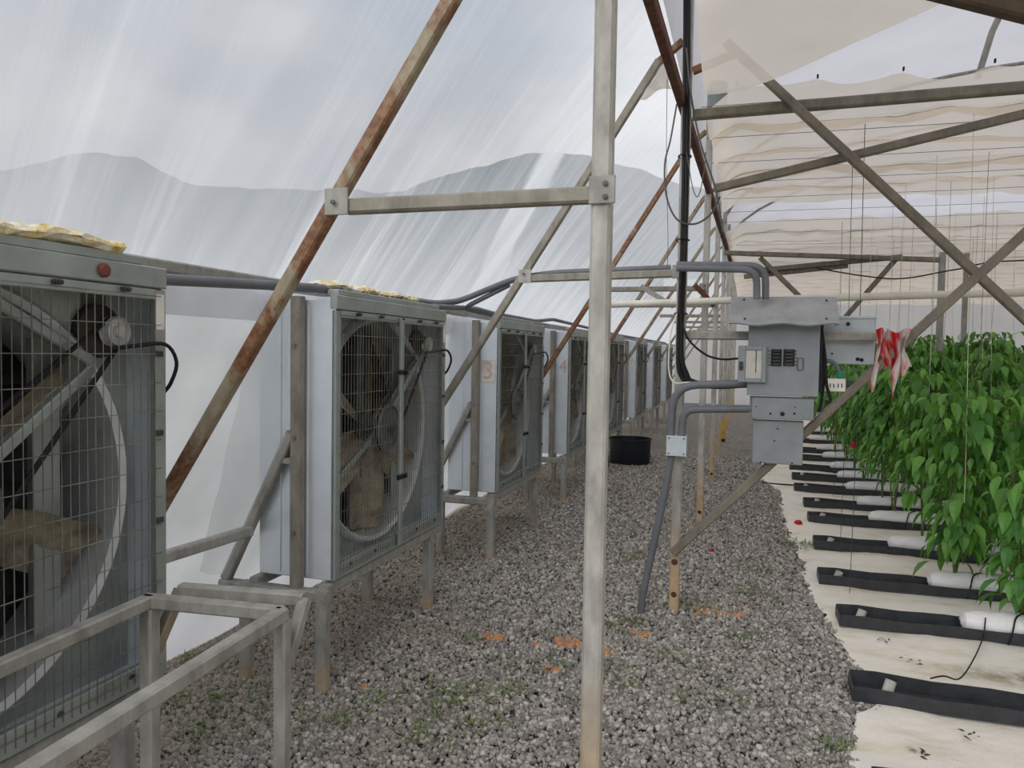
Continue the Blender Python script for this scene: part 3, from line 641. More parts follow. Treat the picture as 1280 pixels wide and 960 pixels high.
# empty low frame in the foreground
def low_frame():
    z = .87; t = thing('low_stand', 'empty low frame of galvanised tubes in the near corner, before the nearest fan', 'frame', (-1.6, 1.9, 0)); o = t.location
    L, Rr = onZ(187, 751, z), onZ(353, 767, z); l0, r0 = onZ(-60, 862, z), onZ(30, 972, z)
    def ext(a, b, k): return tuple(Vector(a)+(Vector(b)-Vector(a)).normalized()*k)
    w = .042
    MB().bar(L, ext(L, l0, 1.1), w).build('long_rail', M['steel_dry'], t, o); MB().bar(Rr, ext(Rr, r0, 1.5), w).build('long_rail', M['steel_dry'], t, o)
    MB().bar(ext(L, Rr, -.02), Rr, w).build('cross_rail', M['steel_dry'], t, o)
    for p in (L, Rr, ext(L, l0, 1.08), ext(Rr, r0, 1.48)): MB().bar((p[0], p[1], 0), (p[0], p[1], z-.02), w if p != L else w*1.15).build('leg', M['steel_dry'], t, o)
    z2 = z+.0; a, b = onZ(226, 737, z2), onZ(381, 749, z2)
    MB().bar(a, b, w).build('cross_rail', M['steel_dry'], t, o)
    for p, q in ((a, (L[0], L[1]+.02, z-.17)), (b, (Rr[0], Rr[1]+.02, z-.17))): MB().bar(p, q, w*.9, w*.9, (1, 0, 0)).build('slanting_brace', M['rusty_some'] if p == a else M['steel_dry'], t, o)
low_frame()

# ------------------------------------------------------------------ conduits along fans and to the panel
def conduit(name, label, pts, r, mat='conduit', bend=.1, cat='conduit', grp='grey conduits'):
    return single(name, label, cat, MB().tube(bend_path(pts, bend), r, 10), M[mat], grp, True)
conduit('conduit', 'grey conduit lying along the fan tops and rising to the strut bar', [(-2.06, 2.06, 1.918), (-2.04, 2.9, 1.965), (-2.0, 3.35, 1.985), (-2.0, 4.65, 2.0), (-2.0, 5.1, 2.05), (-1.58, 5.05, 2.2), (-1.3, 5.045, 2.235), (-.5, 5.05, 2.255)], .022, bend=.12)
conduit('conduit', 'second grey conduit beside the first, over the third fan', [(-1.97, 4.5, 1.975), (-1.97, 5.35, 2.01), (-2.0, 5.9, 2.0), (-2.02, 7.2, 2.0), (-2.02, 7.9, 2.05), (-2.02, 12, 2.0), (-2.02, 19.5, 2.0)], .018)
conduit('conduit', 'short grey conduit branching down to the third fan', [(-1.62, 5.075, 2.16), (-1.98, 5.12, 2.0), (-2.0, 5.85, 1.985)], .018)
Yc = 4.86
conduit('conduit', 'upper grey conduit bending down into the panel hood, outer one', [onY(846, 331, Yc), onY(957, 332, Yc), onY(957, 374, Yc)], .022, bend=.16, grp='conduits to the panel')
conduit('conduit', 'upper grey conduit bending down into the panel hood, inner one', [onY(846, 335, Yc-.05), onY(946, 337, Yc-.05), onY(946, 374, Yc-.05)], .022, bend=.16, grp='conduits to the panel')
conduit('conduit', 'grey conduit arching from the junction box to the panel door', [onY(838, 545, Yc), onY(842, 482, Yc), onY(938, 479, Yc)], .026, bend=.2, grp='conduits to the panel')
conduit('conduit', 'lower grey conduit arching from the junction box to the wireway', [onY(852, 545, Yc), onY(854, 512, Yc), onY(940, 511, Yc)], .024, bend=.14, grp='conduits to the panel')
p0, p1 = onY(839, 570, Yc), onZ(799, 772)
conduit('conduit', 'leaning grey conduit from the junction box down into the gravel', [p0, onY(832, 610, Yc), onY(815, 690, Yc), onY(803, 745, Yc-.02), (p1[0], Yc-.02, -.02)], .024, bend=.3)
def jbox():
    a, b = onY(834, 545, Yc-.05), onY(857, 570, Yc-.05); t = thing('junction_box', 'pale square junction box on the cable post', 'junction box', (a[0], Yc, b[2])); o = t.location
    MB().cbox((a[0], Yc-.05, b[2]), (b[0], Yc+.09, a[2]), .006).build('case', M['box'], t, o)
    l = MB().cbox((a[0]-.004, Yc-.058, b[2]-.004), (b[0]+.004, Yc-.05, a[2]+.004), .003).build('cover', M['box'], t, o)
    s = MB()
    for x in (a[0]+.012, b[0]-.012):
        for z in (b[2]+.012, a[2]-.012): s.cyl((x, Yc-.058, z), (0, -1, 0), .005, .003, 8)
    s.build('screw', M['dark'], t, o)
jbox()
single('water_pipe', 'white plastic water pipe crossing level behind the electrical panel', 'pipe', MB().tube([onY(755, 381, 7.4), onY(900, 376, 7.4), onY(1300, 365, 7.4), (9.0, 7.4, 2.42)], .034, 12), M['pvc'], None, True)
for k, (a, b, l) in enumerate((((846, 419), (1096, 421), 'upper steel rail the electrical panel is bolted to'), ((846, 482), (1000, 480), 'lower dark steel rail behind the panel door'))):
    single('mounting_rail', l, 'rail', MB().bar(onY(*a, 5.0), onY(*b, 5.0), .055 if k == 0 else .04), M['steel_dry'] if k == 0 else M['dark'], 'panel mounting rails')

# ------------------------------------------------------------------ electrical panel
def panel():
    yf, yb = 4.80, 4.95
    def R2(px0, py0, px1, py1, y): a, b = onY(px0, py0, y), onY(px1, py1, y); return a[0], b[0], b[2], a[2]
    t = thing('breaker_panel', 'grey electrical breaker panel under a sheet metal hood, beside the cable post', 'electrical panel', onY(940, 583, yf)); o = t.location
    x0, x1, z0, z1 = R2(937, 398, 1022, 496, yf); MB().cbox((x0, yf+.012, z0), (x1, yb, z1), .006).build('cabinet', M['cabinet'], t, o)
    MB().cbox((x0-.004, yf, z0-.002), (x1+.004, yf+.012, z1), .004).build('cover_plate', M['cabinet'], t, o)
    for a in ((964, 436.5, 976.5, 457.5), (979.5, 436.5, 993, 457.5)):
        bx0, bx1, bz0, bz1 = R2(*a, yf); br = MB().cbox((bx0, yf-.010, bz0), (bx1, yf, bz1), .003).build('breaker_bank', M['black'], t, o)
        s = MB()
        for k in range(5): z = bz0+(k+.5)*(bz1-bz0)/5; s.cbox((bx0+.012, yf-.022, z-.006), (bx1-.012, yf-.010, z+.006), .002)
        s.build('breaker_switch', M['dark'], br, o)
    lb = MB()
    for k in range(5):
        for cx in (961.5, 995): a = onY(cx, 439+k*4.3, yf); lb.cbox((a[0]-.004, yf-.0015, a[2]-.004), (a[0]+.004, yf, a[2]+.004), .0005)
    lb.build('circuit_marking', M['dark'], t, o)
    lx0, lx1, lz0, lz1 = R2(997, 447.5, 1003.5, 462.5, yf); MB().tube([(lx0, yf-.006, lz0), (lx1, yf-.006, lz0), (lx1, yf-.006, lz1), (lx0, yf-.006, lz1), (lx0, yf-.006, lz0)], .003, 6).build('latch_outline', M['zipper'], t, o)
    dx0, dx1, dz0, dz1 = R2(923, 432, 957, 478.5, yf-.02); d = MB(); fw = .026
    d.cbox((dx0, yf-.03, dz0), (dx0+fw*1.7, yf-.008, dz1), .003); d.cbox((dx1-fw, yf-.03, dz0), (dx1, yf-.008, dz1), .003); d.cbox((dx0+fw*1.7, yf-.03, dz0), (dx1-fw, yf-.008, dz0+fw), .003); d.cbox((dx0+fw*1.7, yf-.03, dz1-fw), (dx1-fw, yf-.008, dz1), .003)
    dd = d.build('door', M['cabinet'], t, o); MB().cbox((dx0+fw*1.7, yf-.022, dz0+fw), (dx1-fw, yf-.016, dz1-fw), .001).build('label_card', M['card'], dd, o)
    MB().box((dx1-fw-.035, yf-.024, dz0+.06), (dx1-fw-.03, yf-.0222, dz1-fw)).build('card_slot', M['dark'], dd, o)
    hd = MB(); hd.cbox((dx0+.008, yf-.04, dz0+.075), (dx0+.03, yf-.03, dz0+.125), .003); hd.cyl((dx0+.02, yf-.04, dz0+.10), (0, -1, 0), .008, .01, 10); hd.build('door_latch', M['dark'], dd, o)
    # hood: sloping sheet with turned-down ends
    a, b, c, e = onY(914, 371, yb), onY(1046, 371, yb), onY(911, 405, yf-.12), onY(1050, 405.5, yf-.12)
    def hf(u, v):
        p = Vector(a).lerp(Vector(b), u).lerp(Vector(c).lerp(Vector(e), u), v); p.z += .006*math.sin(u*14+1)*v*v; return p
    h = MB().grid(hf, 30, 6); n = len(h.v); h.add([(v[0], v[1], v[2]-.006) for v in h.v], [f[::-1] for f in h.f])
    h.add([a, c, (c[0], yb, c[2]), b, e, (e[0], yb, e[2])], [(0, 1, 2), (3, 5, 4)]); h.build('rain_hood', M['hood'], t, o)
    r = MB()
    for q in ((930, 375), (1033, 376), (931, 399), (1033, 399)):
        v = (q[1]-371)/34; yy = yb+(yf-.12-yb)*v; p = onY(*q, yy); r.cyl((p[0], yy, p[2]-.0), (0, -1, .5), .007, .008, 8)
    r.build('rivet', M['dark'], t, o)
    x0, x1, z0, z1 = R2(940, 496, 1017, 526, yf+.02); MB().cbox((x0, yf+.02, z0), (x1, yb, z1), .005).build('wireway', M['cabinet'], t, o)
    MB().cbox((x0-.012, yf+.04, z0-.0), (x0, yb, z1), .003).build('wireway_flange', M['cabinet'], t, o)
    h = MB()
    for q, rr in (((963, 517), .007), ((978, 517.5), .014), ((993, 517), .007), ((945, 508), .004), ((994, 509), .004)): p = onY(*q, yf+.02); h.cyl((p[0], yf+.02, p[2]), (0, -1, 0), rr, .002, 12)
    p = onY(1008, 517, yf+.02); h.build('knockout', M['black'], t, o)
    MB().lathe((p[0], yf+.02, p[2]), (0, -1, 0), [(.001, .003), (.026, .003), (.028, 0)], 20).build('knockout_plug', M['cabinet'], t, o)
    x0, x1, z0, z1 = R2(941.5, 525, 1003, 582, yf+.05); MB().cbox((x0, yf+.05, z0), (x1, yb, z1), .004).build('lower_box', M['cabinet'], t, o)
    h = MB()
    for q in ((951, 578), (956, 579), (990, 579), (968, 551), (972, 536)): p = onY(*q, yf+.05); h.cyl((p[0], yf+.05, p[2]), (0, -1, 0), .006, .003, 8)
    h.build('screw', M['dark'], t, o)
    c2 = MB()
    for k, pts in enumerate((((1024, 400), (1027, 440), (1029, 470), (1027, 500), (1024, 515)), ((1026, 405), (1031, 445), (1033, 480), (1038, 500), (1031, 503)))): c2.tube(smooth_path([onY(*q, 4.9) for q in pts], 5), .010, 6)
    c2.build('wiring', M['rubber'], t, o, True); MB().cbox((onY(1021, 404, 4.9)[0], 4.86, onY(1021, 490, 4.9)[2]), (onY(1029, 404, 4.9)[0], 4.94, onY(1029, 402, 4.9)[2]), .004).build('side_plate', M['black'], t, o)
    # outlet box
    y = 4.9; t2 = thing('outlet_box', 'small white outlet box right of the panel with a teal plug above', 'outlet', onY(1031, 490, y)); o = t2.location
    x0, x1, z0, z1 = R2(1031, 473, 1057, 490, y); MB().cbox((x0, y, z0), (x1, y+.07, z1), .005).build('case', M['white'], t2, o)
    s = MB()
    for cx in (1040, 1050):
        for dx in (-.010, .010): p = onY(cx, 482, y); s.box((p[0]+dx-.003, y-.002, p[2]-.012), (p[0]+dx+.003, y, p[2]+.012))
    s.build('socket_slot', M['dark'], t2, o); MB().cyl(onY(1050, 472, y+.03), (0, 0, 1), .022, .035, 14).build('teal_plug', M['teal'], t2, o, True)
    MB().tube(bend_path([onY(1022, 450, y+.03), onY(1043, 452, y+.03), onY(1050, 466, y+.03)], .06), .013, 8).build('lead', M['conduit'], t2, o, True)
    a = onY(1057, 476, y); MB().cbox((a[0], y+.02, a[2]-.035), (a[0]+.05, y+.06, a[2]), .004).build('side_arm', M['dark'], t2, o)
    y = 5.06; t3 = thing('control_box', 'pale flat control box behind the rail, right of the panel hood', 'box', onY(1029, 456, y)); o = t3.location
    x0, x1, z0, z1 = R2(1022, 396, 1093, 456, y); MB().cbox((x0, y, z0), (x1, y+.12, z1), .006).build('case', M['box'], t3, o); MB().cbox((x0, y-.008, z1-.012), (x1+.006, y+.12, z1+.004), .003).build('lid', M['box'], t3, o)
    for q in ((1060, 405), (1072, 449), (1077, 450), (1040, 442)): p = onY(*q, y); MB().cyl((p[0], y-(.008 if q[1] < 410 else 0), p[2]), (0, -1, 0), .012 if q[0] != 1040 else .006, .002, 12).build('knockout', M['black'], t3, o)
panel()
# torn plastic
def flap():
    y = 4.93; q = [onY(836, 68, y), onY(840, 100, y), onY(800, 124, y)]
    def fn(u, v):
        p = Vector(q[0]).lerp(Vector(q[2]), u).lerp(Vector(q[1]), v*(.35+.65*(1-abs(2*u-1)))); p.y += .05*math.sin(v*3)+.015*math.sin(u*14); p.z -= .05*v*math.sin(PI*u); return p
    single('cloth_flap', 'small loose beige cloth flap beside the top of the cable post', 'cloth flap', MB().grid(fn, 14, 6), M['cloth'], None, True)
flap()
def rag():
    y = B-.10; a, b = onY(1094, 417, y), onY(1137, 416, y)
    def fn(u, v):
        x = a[0]+(b[0]-a[0])*u; L = .20+.22*(.5+.5*math.sin(u*9+2))*(.6+.4*math.sin(u*31)); 
        return (x+.02*math.sin(v*5+u*9), y-.03*math.sin(u*23)-.02*v*math.sin(u*14), a[2]+.02-L*v+.015*math.sin(u*17))
    single('plastic_rag', 'torn red and white plastic sheet hanging from the truss bar above the plants', 'plastic sheet', MB().grid(fn, 36, 12), M['rag'], None, True)
    def f2(u, v): a_ = 2*PI*v; p = Vector(onY(1110, 424, y)).lerp(Vector(onY(1138, 424, y)), u); r = .035+.02*math.sin(u*PI)+.006*math.sin(a_*3+u*9); return (p.x, p.y+r*math.cos(a_), p.z+r*math.sin(a_))
    MB().grid(f2, 10, 12)
rag()
# cable bundle on post
def cables():
    t = thing('cable_bundle', 'thick bundle of black cables strapped to the post beside the panel', 'cables', (XP, B-.05, 1.4)); o = t.location
    for k in range(4):
        dx, dy = .018*(k % 2)-.004, -.045-.02*(k//2)
        pts = [(XP-.02+dx, B+dy*.8, 4.2), (XP-.0+dx, B+dy, 3.2), (XP+.005+dx, B+dy, 2.4), (XP-.004+dx, B+dy, 1.75), (XP+.02+dx*2, B+dy, 1.58-.012*k), (XP+.10, B+dy, 1.515-.006*k), (XP+.25, B+dy, 1.505-.006*k), (.02, B-.1, 1.505)]
        MB().tube(smooth_path(pts, 5), .014, 7).build('cable', M['rubber'], t, o, True)
    s = MB()
    for z in (2.95, 2.42, 1.95): s.tube([(XP+.04*math.cos(a), B-.03+.06*math.sin(a), z) for a in np.linspace(0, 2*PI, 13)], .005, 5, False)
    s.build('cable_tie', M['black'], t, o)
    y = B-.1
    def cab(label, px, mat, r, yy=y): single('cable', label, 'cable', MB().tube(smooth_path([onY(*q, yy) for q in px], 6), r, 6), M[mat], 'loose cables by the post', True)
    cab('thin white cable curving beside the black bundle to the panel door', [(846, 392), (838, 420), (836, 462), (843, 478), (860, 478), (890, 477), (918, 477), (922, 470)], 'white', .005)
    cab('black cable sagging from the post to the panel door latch', [(852, 330), (850, 385), (858, 420), (880, 442), (902, 449), (924, 448)], 'rubber', .007)
    cab('thin cable hanging in a loop left of the cable post', [(846, 130), (838, 175), (831, 205), (833, 245), (846, 274), (868, 280), (888, 268), (900, 246)], 'zipper', .006)
    cab('thin cable crossing the post top down to the right', [(858, 60), (864, 120), (876, 180), (894, 235), (904, 290)], 'zipper', .006)
    cab('thin wire loop hanging below the rusty purlin', [(858, 190), (866, 235), (873, 245), (880, 215), (882, 190)], 'zipper', .003)
    cab('thin vertical wire hanging left of the cable post', [(834, 100), (833, 200), (835, 300), (834, 335)], 'zipper', .002)
cables()
def hose():
    pts = [onZ(812, 570, .012), onZ(840, 579, .012), onZ(880, 588, .012), onZ(915, 596, .012), onZ(950, 603, .02), onZ(1000, 607, .03)]
    single('hose', 'thin black hose crossing the gravel from the black tub to the troughs', 'hose', MB().tube(smooth_path(pts, 6), .011, 6), M['rubber'], None, True)
hose()
def tub():
    c = (-1.70, 11.6, 0); r, h = .315, .40; t = thing('plant_tub', 'round black plastic tub standing on the gravel beyond the foreground post', 'tub', c)
    MB().lathe((0, 0, 0), (0, 0, 1), [(.001, .0), (r*.95, 0), (r*.965, .015), (r, h-.03), (r+.012, h-.028), (r+.012, h), (r-.006, h), (r-.012, h-.03), (r*.93, .02), (.001, .02)], 40).build('shell', M['pot'], t, smooth=True)
    MB().tube([(r*math.cos(a), r*math.sin(a), h*.97) for a in np.linspace(-2.2, -.9, 8)], .006, 5).build('rim_cable', M['rubber'], t)
tub()

# ------------------------------------------------------------------ troughs, bags, drains
TR = [(3.06, .505), (4.03, .535), (5.12, .59), (6.0, .548), (7.1, .60), (8.2, .632), (9.03, .645), (10.05, .602), (10.98, .625), (11.9, .64), (13.1, .66), (14.2, .66), (15.8, .66), (17.6, .68)]
TRL = ['black grow trough cut off by the lower edge of the photo', 'large black grow trough nearest in full view, lying half on the gravel']
def trough(L):
    t = MB(); w, h, th = .225, .074, .006
    prof = [(-w/2, h), (-w/2+.006, .004), (w/2-.006, .004), (w/2, h), (w/2-th, h), (w/2-th-.004, .012), (-w/2+th+.004, .012), (-w/2+th, h)]
    n = 24; vs = []
    for i in range(n+1):
        x = L*i/n; wob = .005*math.sin(i*1.3)
        vs += [(x, p[0]*(1+.03*math.sin(i*.9))+wob, p[1]+(.004*math.sin(i*1.7) if p[1] > .05 else 0)) for p in prof]
    fs = [(i*8+k, i*8+(k+1) % 8, (i+1)*8+(k+1) % 8, (i+1)*8+k) for i in range(n) for k in range(8)]
    t.add(vs, fs); t.box((-.004, -w/2+.004, .004), (.004, w/2-.004, h-.012)); t.box((L-.004, -w/2+.004, .004), (L+.004, w/2-.004, h-.012)); return t
tmesh = {}
def bag_mesh():
    def fn(u, v):
        a = 2*PI*v; e = math.sin(PI*min(1, max(0, u*1.0)))**.22 if 0 < u < 1 else 0; x = 1.0*u
        sx = .085*(.35+.65*e)*(1 if 0 < u < 1 else .8); sz = .085*(.12+.88*e)
        wr = 1+.05*math.sin(u*40+a*3)*(1-e*.6)+.02*math.sin(u*17+a*5)
        return (x, sx*math.cos(a)*wr, .078+sz*math.sin(a)*wr)
    m = MB().grid(fn, 44, 20); return m
bag0 = None; drain0 = None
plants_spots = []
for i, (y, x) in enumerate(TR):
    L = max(3.2, min(7.6, .31*y+1.6-x)); key = round(L*2)/2
    if key not in tmesh:
        ob = trough(key).build('grow_trough', M['trough']); tmesh[key] = ob; t = ob
    else: t = tmesh[key].copy(); COL.objects.link(t)
    t.location = (x, y, .016); t.rotation_euler = (0, 0, random.uniform(-.012, .012) if i != 1 else -.035)
    tag(t, TRL[i] if i < 2 else 'black grow trough, %s of the row from the lower photo edge' % ORD[i], 'trough', 'black grow troughs')
    # drain stub
    if drain0 is None:
        m = MB(); m.lathe((0, 0, 0), (.35, 0, 1), [(.020, 0), (.026, 0), (.026, .07), (.020, .07)], 18, True); drain0 = m.build('drain_stub', M['card'], smooth=True); d = drain0
    else: d = drain0.copy(); COL.objects.link(d)
    d.location = (x+.16 if i == 1 else x+.12, y-.01, .034); d.rotation_euler = (0, 0, random.uniform(-1, 1)); tag(d, 'cream drain stub in the %s' % ('trough cut off by the lower photo edge' if i == 0 else 'nearest full trough' if i == 1 else ORD[i]+' trough from the lower photo edge'), 'drain stub', 'drain stubs')
    if i == 0: continue
    nb = 1 if i < 4 else 2 if i < 8 else 3
    for k in range(nb):
        bx = (1.42 if i == 1 else 1.27 if i < 4 else 1.19)+1.04*k
        if bag0 is None: bag0 = bag_mesh().build('grow_bag', M['bag'], smooth=True); b = bag0
        else: b = bag0.copy(); COL.objects.link(b)
        b.location = (bx, y, .022); b.rotation_euler = (0, 0, random.uniform(-.02, .02))
        tag(b, 'white grow bag, %s from the walkway end in the %s trough' % (ORD[k], ORD[i]), 'grow bag', 'white grow bags')
    if 1 <= i <= 8:
        for k in range(2):
            bx = 1.5+.34*k if i > 1 else 1.62+.2*k
            pts = [(bx, y-.11, .02), (bx+.02, y-.105, .10), (bx+.05, y-.06, .175+.02*k), (bx+.12, y, .18), (bx+.16, y+.02, .115)]
            single('drip_tube', 'thin black drip tube looped over the bag, %s on the %s trough' % (ORD[k], ORD[i]), 'drip tube', MB().tube(smooth_path(pts, 5), .005, 5), M['rubber'], 'drip tubes', True)

# ------------------------------------------------------------------ pepper plants
def leaf(mb, base, d, L, w, droop):
    d = Vector(d).normalized(); up = Vector((0, 0, 1)); s = d.cross(up).normalized(); nrm = s.cross(d).normalized(); vs = []
    prof = [(0, .03), (.14, .36), (.34, .5), (.56, .40), (.8, .17), (1, 0.)]; roll = random.uniform(-.5, .5)
    s2 = s*math.cos(roll)+nrm*math.sin(roll); p = Vector(base); cur = d.copy(); prev = 0
    for u, ww in prof:
        p = p+cur*(L*(u-prev)); prev = u
        cur = (cur+Vector((0, 0, -1))*droop*.32).normalized()
        up2 = s2.cross(cur)
        vs += [p-s2*w*ww+up2*w*ww*.28, p, p+s2*w*ww+up2*w*ww*.28]
    fs = []
    for i in range(len(prof)-1):
        a = i*3; fs += [(a, a+1, a+4, a+3), (a+1, a+2, a+5, a+4)]
    mb.add(vs, fs)
def plant_meshes(h, nleaf, spread, lo=.3):
    st, fo = MB(), MB(); tips = []
    stems = []
    for k in range(3):
        a = k*2.1+random.random(); pts = [(0, 0, .10)]
        for j in range(1, 6): u = j/5; pts.append((spread*.35*math.cos(a)*u+random.uniform(-.02, .02), spread*.35*math.sin(a)*u+random.uniform(-.02, .02), .10+(h-.12)*u))
        pts = smooth_path(pts, 3); stems.append(pts); st.tube(pts, list(np.linspace(.009, .004, len(pts))), 5)
    for k in range(nleaf):
        p = random.choice(stems); u = lo+(1-lo)*random.random()**.85; i = min(len(p)-1, int(u*len(p))); b = Vector(p[i]); a = random.uniform(0, 2*PI)
        r = spread*(.15+.85*random.random())*(1-.35*max(0, u-.6)); d = Vector((math.cos(a), math.sin(a), random.uniform(-.35, .45)))
        q = b+Vector((math.cos(a), math.sin(a), 0))*r*.75+Vector((0, 0, random.uniform(-.05, .10)))
        L = random.uniform(.09, .185); leaf(fo, q, d, L, L*random.uniform(.36, .48), random.uniform(.8, 3.0))
        if k % 3 == 0: st.tube([b, (b+q)/2+Vector((0, 0, .015)), q], .0025, 4, False)
    return st, fo, stems
def fruit_mesh():
    return MB().lathe((0, 0, 0), (0, 0, -1), [(.001, 0), (.022, .003), (.032, .02), (.034, .045), (.026, .075), (.010, .088), (.001, .087)], 12)
protos = {}
for key, (h, nl, sp) in {'a': (1.0, 230, .26), 'b': (1.3, 330, .28), 'c': (1.6, 400, .30), 'd': (1.82, 450, .31), 'e': (1.78, 440, .32), 'f': (1.45, 370, .31)}.items():
    st, fo, _ = plant_meshes(h, nl, sp, .12 if key in 'ab' else .3)
    r = thing('pepper_plant', '', 'pepper plant', (0, 0, 0)); st.build('stem', M['stem'], r, smooth=True); fo.build('foliage', M['leaf'], r)
    protos[key] = r
fm = None; used = set()
for i, (y, x) in list(enumerate(TR))[2:]:
    keys = {2: 'a', 3: 'b', 4: 'fb', 5: 'cf', 6: 'c', 7: 'cd'}.get(i, 'de')
    xs = 1.62 if i == 2 else 1.42 if i < 5 else 1.40; xe = max(.31*y+.35, 2.75); k = 0
    while xs < xe and k < 13:
        key = keys[k % len(keys)] if not (i > 5 and k == 0) else 'f'
        r = protos[key] if key not in used else copy_tree(protos[key]); used.add(key)
        r.location = (xs+random.uniform(-.05, .05), y+random.uniform(-.03, .03), .03); r.rotation_euler = (0, 0, random.uniform(0, 6.28)); s = random.uniform(.94, 1.06); r.scale = (s, s, s)
        w = 'nearest the walkway' if k == 0 else 'second from the walkway' if k == 1 else 'deeper in the row'
        tag(r, 'leafy green pepper plant, %s in the %s trough row' % (w, ORD[i]), 'pepper plant', 'pepper plants in the %s trough, %s' % (ORD[i], w))
        plants_spots.append((r.location.x, r.location.y, {'a': 1.0, 'b': 1.3, 'c': 1.6, 'd': 1.82, 'e': 1.78, 'f': 1.45}[key], i))
        if k == 0 and i in (7, 9):
            f = fruit_mesh().build('pepper_fruit', M['red'], r, smooth=True); ang = -r.rotation_euler[2]; v = Vector((-.16, -.26, 0)); v.rotate(Matrix.Rotation(ang, 3, 'Z')); f.location = (v.x, v.y, .62+.05*(i % 3)); f['label'] = 'ripe red pepper'
        xs += .40 if i < 6 else .44 if i < 9 else .5; k += 1
for k_, r in protos.items():
    if k_ not in used: print('unused proto', k_)
# overhead wires and strings
WY = [5.42, 6.2, 7.0, 7.8, 8.6, 9.4, 10.1, 11.0, 12.2, 13.6]
for k, y in enumerate(WY):
    z = 3.40
    single('support_wire', 'thin overhead wire across the crop, %s from the near side' % ORD[k], 'wire', MB().tube([(-.36, y, z), (2, y, z-.015), (4.4, y, z)], .0022, 5), M['zipper'], 'overhead crop wires')
n = 0; fr = {}
for (px, py, h, i) in plants_spots:
    if i > 10 or px > 3.6: continue
    n += 1; c = fr.get(i, 0); fr[i] = c+1
    wob = [(px, py, 3.39), (px+random.uniform(-.02, .02), py, 2.4), (px+random.uniform(-.03, .03), py-.16 if c % 2 == 0 else py, h-.15), (px-.02, py-.24 if c % 2 == 0 else py, max(.5, h*.55))]
    single('trellis_string', 'vertical trellis string above the plants of the %s trough' % ORD[i], 'string', MB().tube(wob, .0022, 4), M['pale_twine'] if c % 2 == 0 else M['twine'], 'trellis strings over the %s trough' % ORD[i])
for k, (a, l) in enumerate((((1044, 520, 620), 'thin string hanging to the ends of the middle troughs'), ((1064, 540, 742), 'thin string hanging down before the troughs, right of the panel'), ((1052, 560, 690), 'thin string ending in a hook over the sheet'))):
    p = onZ(a[0]-2, a[2], .03); single('trellis_string', l, 'string', MB().tube([(p[0], p[1], .03), (p[0]+.01, p[1], 1.2), (p[0], p[1]+.05, 3.3)], .003, 4), M['dark'], 'strings hanging over bare trough ends')
# hook ends on cloth
for k in range(9):
    x = .38+.5*k-.5; single('cloth_hook', 'small black hook holding the scalloped cloth edge, %s along the wire' % ORD[k], 'hook', MB().cbox((x-.006, 5.285, 3.485), (x+.006, 5.30, 3.51), .003), M['black'], 'cloth hooks')
single('roof_rod', 'thin grey rod leaning under the roof film in the upper corner', 'rod', MB().tube([onY(1262, -6, 6.2), onY(1240, 40, 6.2), onY(1222, 98, 6.2)], .022, 8), M['steel_dry'], None, True)
# small lamp shade & tank seen high up
p = onY(892, 118, 6.0); t = thing('hanging_canister', 'grey ribbed canister hanging high beside the posts', 'canister', (p[0]+.03, 6.0, p[2]-.12))
MB().lathe((0, 0, 0), (0, 0, 1), [(.001, 0), (.07, 0), (.075, .02), (.07, .06), (.078, .10), (.07, .14), (.076, .19), (.05, .21), (.001, .21)], 20).build('body', M['cabinet'], t, smooth=True)
single('sag_cable', 'black cable sagging across below the far truss', 'cable', MB().tube(smooth_path([onY(1020, 335, 9.5), onY(1080, 345, 9.5), onY(1130, 348, 9.5), onY(1200, 336, 9.5), onY(1290, 325, 9.5), (6.0, 9.5, 2.75)], 5), .008, 6), M['rubber'], None, True)

# ------------------------------------------------------------------ weeds, clay, litter
spots = [(545, 890), (610, 912), (555, 915), (530, 870), (600, 875), (585, 803), (770, 786), (785, 776), (640, 835), (690, 838), (850, 830), (770, 850), (250, 925), (235, 890), (205, 880), (420, 905), (300, 880), (265, 830), (240, 830), (860, 760), (950, 715), (945, 745), (575, 870), (640, 870), (890, 880), (1035, 940), (700, 620), (690, 635), (560, 700), (650, 690), (930, 800), (470, 880), (520, 925), (345, 905), (880, 590), (925, 590), (915, 575), (930, 565), (1000, 685), (990, 680), (800, 700), (640, 650)]
def weeds():
    m = MB()
    for q in spots:
        p = onZ(*q); R_ = random.uniform(.07, .19)
        for k in range(int(R_*460)):
            a = random.uniform(0, 6.28); d = R_*random.random()**.7
            leaf(m, (p[0]+d*math.cos(a), p[1]+d*math.sin(a), .017), (math.cos(a)*.6+random.uniform(-.5, .5), math.sin(a)*.6+random.uniform(-.5, .5), random.uniform(.2, 1.1)), random.uniform(.02, .055), random.uniform(.006, .013), .5)
    single('grass', 'small scattered green weeds sprouting through the walkway gravel', 'weeds', m, M['weed'], None, False, (0, 0, 0), 'stuff')
weeds()
def moss_strip():
    m = MB()
    for k in range(420):
        y = random.uniform(2.6, 6.5); x = -2.86+.0*y+random.uniform(.06, .2); a = random.uniform(0, 6.28); leaf(m, (x, y, .0), (math.cos(a), math.sin(a), random.uniform(.4, 1.5)), random.uniform(.03, .08), random.uniform(.008, .018), .6)
    single('grass', 'low mossy grass along the foot of the film wall', 'grass', m, M['dry'], None, False, (0, 0, 0), 'stuff')
moss_strip()
